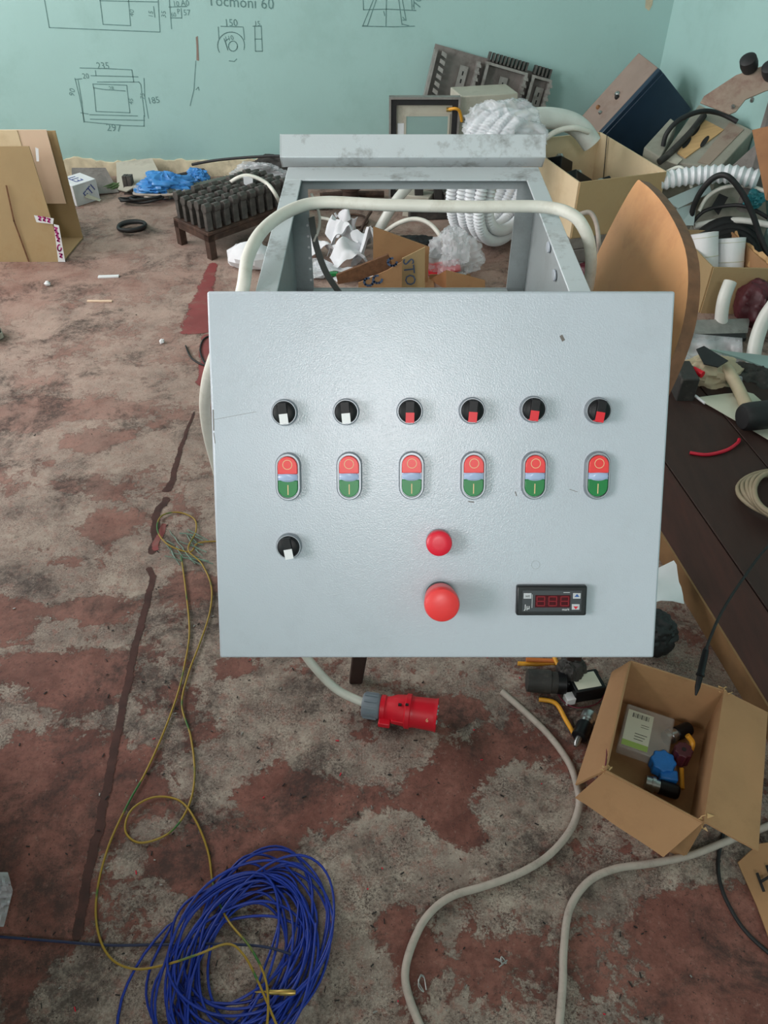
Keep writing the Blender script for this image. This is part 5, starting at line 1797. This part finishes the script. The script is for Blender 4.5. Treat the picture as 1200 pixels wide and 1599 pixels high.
# --- navy enclosure tipped in the corner
P0, P1, P3, P4 = [CC + (V(q) - CC) * .95 for q in ((1.121, 3.6, .496), (1.075, 3.767, .517), (.928, 3.576, .269), (1.311, 3.672, .328))]
nv = thing('navy_enclosure', 'dark navy steel enclosure with grey-brown side tipped in the room corner', 'enclosure', ((P0 + P3 + P4) / 3) * V((1, 1, 1)))
e1_, e2_, e3_ = P1 - P0, (P3 - P0) * 1.12, P4 - P0
build(MB().par(P0 + e1_ * .04, e1_ * .96, e2_, e3_), 'housing', 'brown_paint', nv, bevel=.003)
build(MB().par(P0 - e1_ * .10, e1_ * .14, e2_, e3_), 'cover_rim', 'navy_paint', nv, bevel=.003)
nn2 = e1_.normalized()
build(MB().par(P0 - e1_ * .12 + e3_ * .07, e1_ * .05, e2_, e3_ * .92), 'cover', 'navy_paint', nv, bevel=.002)
n3 = -e3_.normalized()
for (a, b_, rr, mm) in ((.5, .55, .012, 'steel'), (.42, .58, .010, 'ink_black'), (.72, .83, .009, 'wood_brown'), (.5, .86, .008, 'steel')):
    build(MB().lathe(P0 + e1_ * a + e2_ * b_ * .9, n3, [(0, rr), (.006, rr * .9), (.010, rr * .5)], 12), 'fastener', mm, nv)

# ================================================================== RIGHT-HAND PILE


def quadbox(name, top, depth, material, label, cat, **k):
    """slab whose top face is the given four points, thick downwards"""
    return solo(MB().prism(top, (0, 0, -depth)), name, material, label, cat, **k)


# tan slotted enclosure lid on a grey housing
zz = .34
hc_ = A(1100, 215, 3.06)
hn_ = V((-.22, -.38, .90)).normalized()
HPL = lambda px, py, k=0.: CC + ray(px, py) * ((hc_ + hn_ * k - CC).dot(hn_) / ray(px, py).dot(hn_))
T0, T1, T2, T3 = HPL(1092, 163), HPL(1178, 204), HPL(1124, 262), HPL(1030, 250)
tn = thing('grey_housing', 'worn grey-beige metal housing with tan slotted plate, under the right wall', 'housing', ((T0 + T2) / 2) * V((1, 1, 0)))
build(MB().prism([T0, T1, T2, T3], (0, 0, -.24)), 'housing_body', 'grey_slab', tn, bevel=.003)
tpl = build(MB().prism([HPL(1098, 187), HPL(1131, 204), HPL(1071, 248), HPL(1058, 240)], hn_ * .005), 'tan_plate', 'wood_light', tn)
for (px, py) in ((1087, 204), (1073, 223), (1101, 221)):
    ov = []
    for t in [i * math.pi / 6 for i in range(12)]:
        a_, b_ = 11 * math.cos(t), 4.2 * math.sin(t)
        ov.append(HPL(px + a_ * .62 + b_ * .6, py - a_ * .78 + b_ * .6, .0052))
    build(MB().prism(ov, hn_ * .001), 'slot', 'ink_black', tpl)
build(MB().prism([HPL(1140, 192), HPL(1162, 203), HPL(1108, 258), HPL(1090, 254)], hn_ * .003), 'brown_strip', 'plate_brown', tn)
build(MB().prism([HPL(1052, 238), HPL(1066, 250), HPL(1058, 258), HPL(1040, 252)], hn_ * .004), 'worn_patch', 'beige_paint', tn)
quadbox('concrete_block', [A(1006, 230, 3.06), A(1048, 184, 3.2), A(1058, 192, 3.15), A(1032, 246, 3.0)], .25, 'grey_slab', 'rough grey block between navy enclosure and tan plate', 'block', bevel=.004)
wire('black_cable', [HPL(1036, 228, .015), HPL(1042, 208, .05), HPL(1062, 187, .07), HPL(1095, 174, .06), HPL(1125, 177, .03), HPL(1152, 190, .012)], .009, 'black_rubber', 'thick black cable arching over the tan plate by the right wall', n=8)
wire('rubber_hose', [HPL(1030, 253, .014), HPL(1050, 236, .014), HPL(1078, 208, .014), HPL(1100, 180, .014)], .012, 'dusty_black', 'dusty black hose lying across the tan plate', n=8)
# brown plate with dark knobs, leaning on the right wall
YP = 2.80
kp = thing('knob_plate', 'bent brown-grey metal plate with black knobs against the right wall', 'metal plate', (A(1150, 150, YP).x, YP, .3))
pp = [A(1094, 160, YP + .05), A(1100, 150, YP + .06), A(1150, 117, YP + .02), A(1200, 100, YP - .02), A(1260, 95, YP - .1), A(1260, 120, YP - .16), A(1195, 142, YP - .12), A(1165, 155, YP - .1), A(1150, 174, YP - .08), A(1140, 178, YP - .06)]
c_ = sum(pp, V()) / len(pp)
nk = V((-.35, -.62, .70)).normalized()
pxs = [(1094, 160), (1100, 150), (1150, 117), (1200, 100), (1260, 85), (1260, 120), (1195, 142), (1165, 155), (1150, 174), (1140, 178)]
pp = [CC + ray(*q) * ((c_ - CC).dot(nk) / ray(*q).dot(nk)) for q in pxs]
build(MB().prism(pp, -nk * .006), 'plate', 'plate_brown', kp, bevel=.001)
for px, py in ((1172, 107), (1206, 118)):
    d_ = ray(px, py)
    q = CC + d_ * ((c_ - CC).dot(nk) / d_.dot(nk))
    build(MB().lathe(q, nk + V((-.5, 0, .5)), [(0, .024), (.02, .027), (.04, .025), (.045, .016)], 18), 'knob', 'black_rubber', kp)
for px, py in ((1175, 157), (1145, 168)):
    d_ = ray(px, py)
    q = CC + d_ * ((c_ - CC).dot(nk) / d_.dot(nk))
    build(MB().lathe(q, nk, [(-.003, .006), (.008, .006), (.012, .004)], 10), 'screw', 'steel', kp)
build(MB().par(c_ + V((.10, .03, -.40)), (.05, -.01, 0), (0, .03, 0), (0, 0, .40)), 'stand_leg', 'dusty_grey', kp)
# brown board at the right edge
slab('brown_board', [A(1175, 203, 2.55), A(1230, 190, 2.5), A(1240, 330, 2.4), A(1196, 312, 2.42)], .012, 'wood_brown', 'brown wooden board end at the right edge beside the corrugated hose', 'board')
slab('metal_strip', [A(1125, 276, 2.93), A(1180, 226, 2.92), A(1215, 245, 2.8), A(1180, 290, 2.85)], .012, 'dusty_grey', 'grey metal strip under the tan housing at the right edge', 'metal strip')
hs = spline([A(1030, 284, 2.84), A(1062, 277, 2.84), A(1100, 273, 2.83), A(1140, 272, 2.80), A(1185, 280, 2.76)], 8)
solo(corr(hs, .033, .22, 12, .022), 'corrugated_hose', 'hose_white', 'thick white corrugated hose lying across the right pile', 'hose', sharp=30)
wire('white_lead', [A(1042, 268, 2.88), A(1062, 261, 2.88), A(1074, 274, 2.84), A(1080, 292, 2.84)], .006, 'white_cable', 'thin white cable looped over the corrugated hose end', n=8)
# pale plates and slab behind the roll box
PL = lambda L, Y: [A(x, y, Y + d) for x, y, d in L]
slab('pale_panel', PL([(1040, 312, 0), (1107, 283, .06), (1112, 300, .03), (1060, 325, -.02)], 2.80), .006, 'pale_sheet', 'pale greenish plastic panel right of the cream box', 'panel')
slab('pale_panel', PL([(1058, 325, 0), (1088, 318, .02), (1084, 352, -.02), (1062, 352, -.02)], 2.79), .006, 'pale_sheet', 'small pale panel end just behind the small roll box', 'panel')
quadbox('grey_slab', PL([(1076, 360, 0), (1108, 288, .10), (1196, 290, .02), (1200, 352, -.04)], 2.84), .13, 'grey_slab', 'broad grey slab beneath the black cables on the right pile', 'slab', bevel=.004)
slab('black_tape', PL([(1112, 322, 0), (1124, 302, .03), (1138, 308, .02), (1123, 335, -.02)], 2.81), .004, 'black_rubber', 'square of black tape on the grey slab', 'tape')
wire('black_cable', [A(1079, 348, 2.80), A(1084, 322, 2.79), A(1098, 295, 2.77), A(1118, 276, 2.75), A(1138, 276, 2.72), A(1160, 302, 2.70), A(1176, 335, 2.68), A(1188, 370, 2.66), A(1205, 410, 2.62)], .010, 'black_rubber', 'thick black cable making the tall arch over the grey slab', n=8)
wire('black_cable', [A(1080, 350, 2.80), A(1100, 330, 2.80), A(1130, 322, 2.79), A(1165, 322, 2.74), A(1200, 340, 2.7)], .007, 'black_rubber', 'black cable crossing the grey slab low, under the tall arch', n=8)
wire('white_lead', [A(1092, 330, 2.80), A(1105, 308, 2.82), A(1130, 293, 2.82), A(1165, 290, 2.78), A(1200, 300, 2.72)], .007, 'white_cable', 'white cable arc beneath the tall black arch', n=8)
wire('plastic_pipe', [A(1085, 353, 2.80), A(1120, 346, 2.80), A(1160, 344, 2.77), A(1205, 352, 2.72)], .011, 'conduit', 'white plastic conduit lying along the back of the small roll box', 'pipe', n=10)
solo(MB().blob(A(1180, 312, 2.73), (.035, .03, .03), .5, 81), 'circuit_part', 'teal_part', 'small teal electronic part at the right edge of the pile', 'electronic part')
m = MB()
for k in range(4):
    m.tube([V((1.24, 2.74 - .012 * k, .07)) + V(((.13 - .016 * k) * math.cos(a), .05 * math.sin(a), (.115 - .014 * k) * math.sin(a))) for a in [i * math.pi / 18 for i in range(36)]], .02, 8, closed=True)
for q in range(len(m.v)):
    if m.v[q].z < .002:
        m.v[q].z = .002
solo(m, 'rubber_hose_coil', 'black_rubber', 'coil of thick black rubber hose behind the small roll box', 'hose', sharp=80)
# white curved tubes, right of the panel
tb1 = [A(1141, 440, 2.36), A(1131, 468, 2.33), A(1127, 500, 2.31), A(1129, 535, 2.30), A(1134, 570, 2.28)]
wire('plastic_pipe', tb1, .0205, 'conduit', 'short white plastic tube standing in front of the small roll box', 'pipe', n=14)
tb2 = [A(1230, 450, 2.15), A(1196, 495, 2.14), A(1180, 540, 2.10), A(1177, 580, 2.05), A(1185, 620, 1.98), A(1198, 655, 1.92)]
wire('plastic_pipe', tb2, .021, 'conduit', 'curved white plastic tube at the right edge beside the maroon cloth', 'pipe', n=14)
solo(MB().blob(G(1185, 478, .07), (.07, .10, .075), .25, 91), 'maroon_cloth', 'maroon', 'dark red cloth heap at the right edge behind the white tube', 'cloth')
slab('steel_channel', [G(1080, 500, .06), G(1172, 497, .06), G(1168, 520, .04), G(1085, 522, .04)], .03, 'aluminium', 'grey metal channel lying just below the small roll box', 'channel')
slab('black_profile', [G(1075, 522, .05), G(1165, 520, .05), G(1166, 528, .05), G(1076, 530, .05)], .012, 'black_rubber', 'thin black profile strip below the grey metal channel', 'strip')
slab('green_glass', [G(1110, 545, .10), G(1240, 560, .10), G(1240, 590, .08), G(1160, 560, .08)], .006, 'glass_teal', 'greenish glass edge behind the white tubes', 'glass')
# bag with black tape and beige foam
g = [[G(1068 + 92 * i / 9, 520 + 80 * j / 9 + 8 * i / 9, .07 + .05 * noise.noise(V((i * .35, j * .35, 12))) - .03 * (j / 9)) for j in range(10)] for i in range(10)]
solo(MB().sheet(g, .001), 'plastic_sheet', 'clear_bag', 'crumpled clear plastic sheet around the beige foam, right of the panel', 'plastic film', sharp=180)
slab('black_tape', [G(1088, 545, .135), G(1100, 540, .14), G(1138, 563, .13), G(1122, 573, .125), G(1100, 568, .125)], .003, 'black_rubber', 'strip of black tape on the clear plastic sheet', 'tape')
solo(MB().blob(G(1105, 588, .055), (.10, .075, .055), .35, 95, 2.6), 'foam_lump', 'beige_hose', 'lump of beige foam right of the panel', 'foam')
wire('marker_pen', [G(1066, 567, .115), G(1082, 577, .115)], .009, 'black_plastic', 'black end of a marker resting on the beige foam', 'pen', n=10, per=3)
wire('marker_pen', [G(1083, 577, .115), G(1098, 585, .115)], .010, 'red_plastic', 'red end of a marker resting on the beige foam', 'pen', n=10, per=3)
wire('beige_hose', [G(1135, 575, .10), G(1150, 600, .09), G(1165, 630, .08), G(1180, 655, .075)], .017, 'beige_hose', 'beige hose running down from the foam to the paper', 'hose', n=12)
g = [[G(1087 + 135 * i / 8 + 45 * j / 5 * (1 - i / 8), 621 + 78 * i / 8 - (8 + 52 * min(1, 2.2 * i / 8)) * j / 5 * .75, .066 + .012 * abs(noise.noise(V((i * .5, j * .5, 3))))) for j in range(6)] for i in range(9)]
solo(MB().sheet(g, .0012), 'paper_sheet', 'label_paper', 'greyish paper sheet along the edge of the dark boards', 'paper')
wire('paper_strip', [G(1086, 618, .07), G(1102, 630, .067)], .004, 'white_plastic', 'thin white stick at the corner of the greyish paper', 'stick', n=6, per=3)
pa, pz = G(1158, 652, .105), G(1260, 640, .105)
solo(MB().lathe(pa, pz - pa, [(0, .018), (.002, .030), (.01, .036), (.03, .038), ((pz - pa).length, .038)], 20), 'black_pipe', 'black_rubber', 'thick black pipe end resting on the paper at right', 'pipe')
solo(MB().blob(G(1180, 600, .03), (.10, .08, .05), .35, 97), 'dark_cloth', 'dusty_black', 'dark cloth between the white tube and the beige hose', 'cloth')
# things under the chair's right side
solo(MB().par(G(1052, 640, .03), (.05, 0, 0), (0, .10, 0), (0, 0, .10)), 'dark_case', 'dusty_black', 'dark case beside the chair, just right of the panel', 'case', bevel=.004)
gs = thing('grass_wire', 'green earth wire end sticking up behind the chair back', 'wire', A(1000, 300, 2.0))
build(MB().tube([A(990, 305, 2.9), A(1003, 285, 2.95), A(1018, 264, 3.0)], .0035, 6), 'wire_core', 'green_cap', gs)
build(MB().tube([A(1018, 264, 3.0), A(1014, 258, 3.02)], .003, 6), 'wire_tip', 'tube_yellow', gs)
rb_ = thing('rail_stack', 'stack of grey metal rails under the cream cardboard box', 'rails', q0 * V((1, 1, 0)))
for k in range(9):
    oo = V((q0.x, q0.y, 0)) + eh * (.0 + .004 * (k % 2)) + dh * (.01 + .15 * (k % 3)) + V((0, 0, .002 + .052 * (k // 3)))
    build(MB().par(oo, eh * (.33 + .012 * (k % 4)), dh * .12, (0, 0, .05)), 'rail', ('aluminium', 'dusty_grey')[k % 2], rb_, bevel=.003)
solo(MB().blob(G(925, 430, .04), (.06, .06, .04), .3, 101), 'maroon_part', 'maroon', 'dark red plastic lump between console and chair back', 'plastic part')
wire('grey_lead', [A(905, 335, 2.6), A(922, 332, 2.6), A(932, 350, 2.58), A(936, 385, 2.56), G(936, 420, .03)], .008, 'grey_cable', 'thin grey cable loop behind the console right flange', n=8)

# ================================================================== SHADE BENCH LEFT OF THE CAMERA (unseen, added to darken the near floor)
wbn = thing('shade_bench', 'grey-brown wooden workbench added unseen left of the camera to shade the near floor', 'shade_bench', (-1.12, 0, 0))
build(MB().box((-1.50, -.75, .86), (-.78, .86, .90)), 'bench_top', 'wood_brown', wbn, bevel=.004)
build(MB().box((-1.46, -.70, .06), (-.82, .82, .86)), 'cabinet_body', 'dusty_grey', wbn, bevel=.003)
for k in range(3):
    dr = build(MB().box((-.82, -.68 + .50 * k, .12), (-.802, -.21 + .50 * k, .82)), 'cabinet_door', 'brown_paint', wbn, bevel=.002)
    build(MB().box((-.802, -.25 + .50 * k, .50), (-.785, -.23 + .50 * k, .62)), 'handle', 'steel', dr, bevel=.002)
build(MB().box((-1.42, -.66, 0), (-.88, .78, .06)), 'plinth', 'dusty_black', wbn)
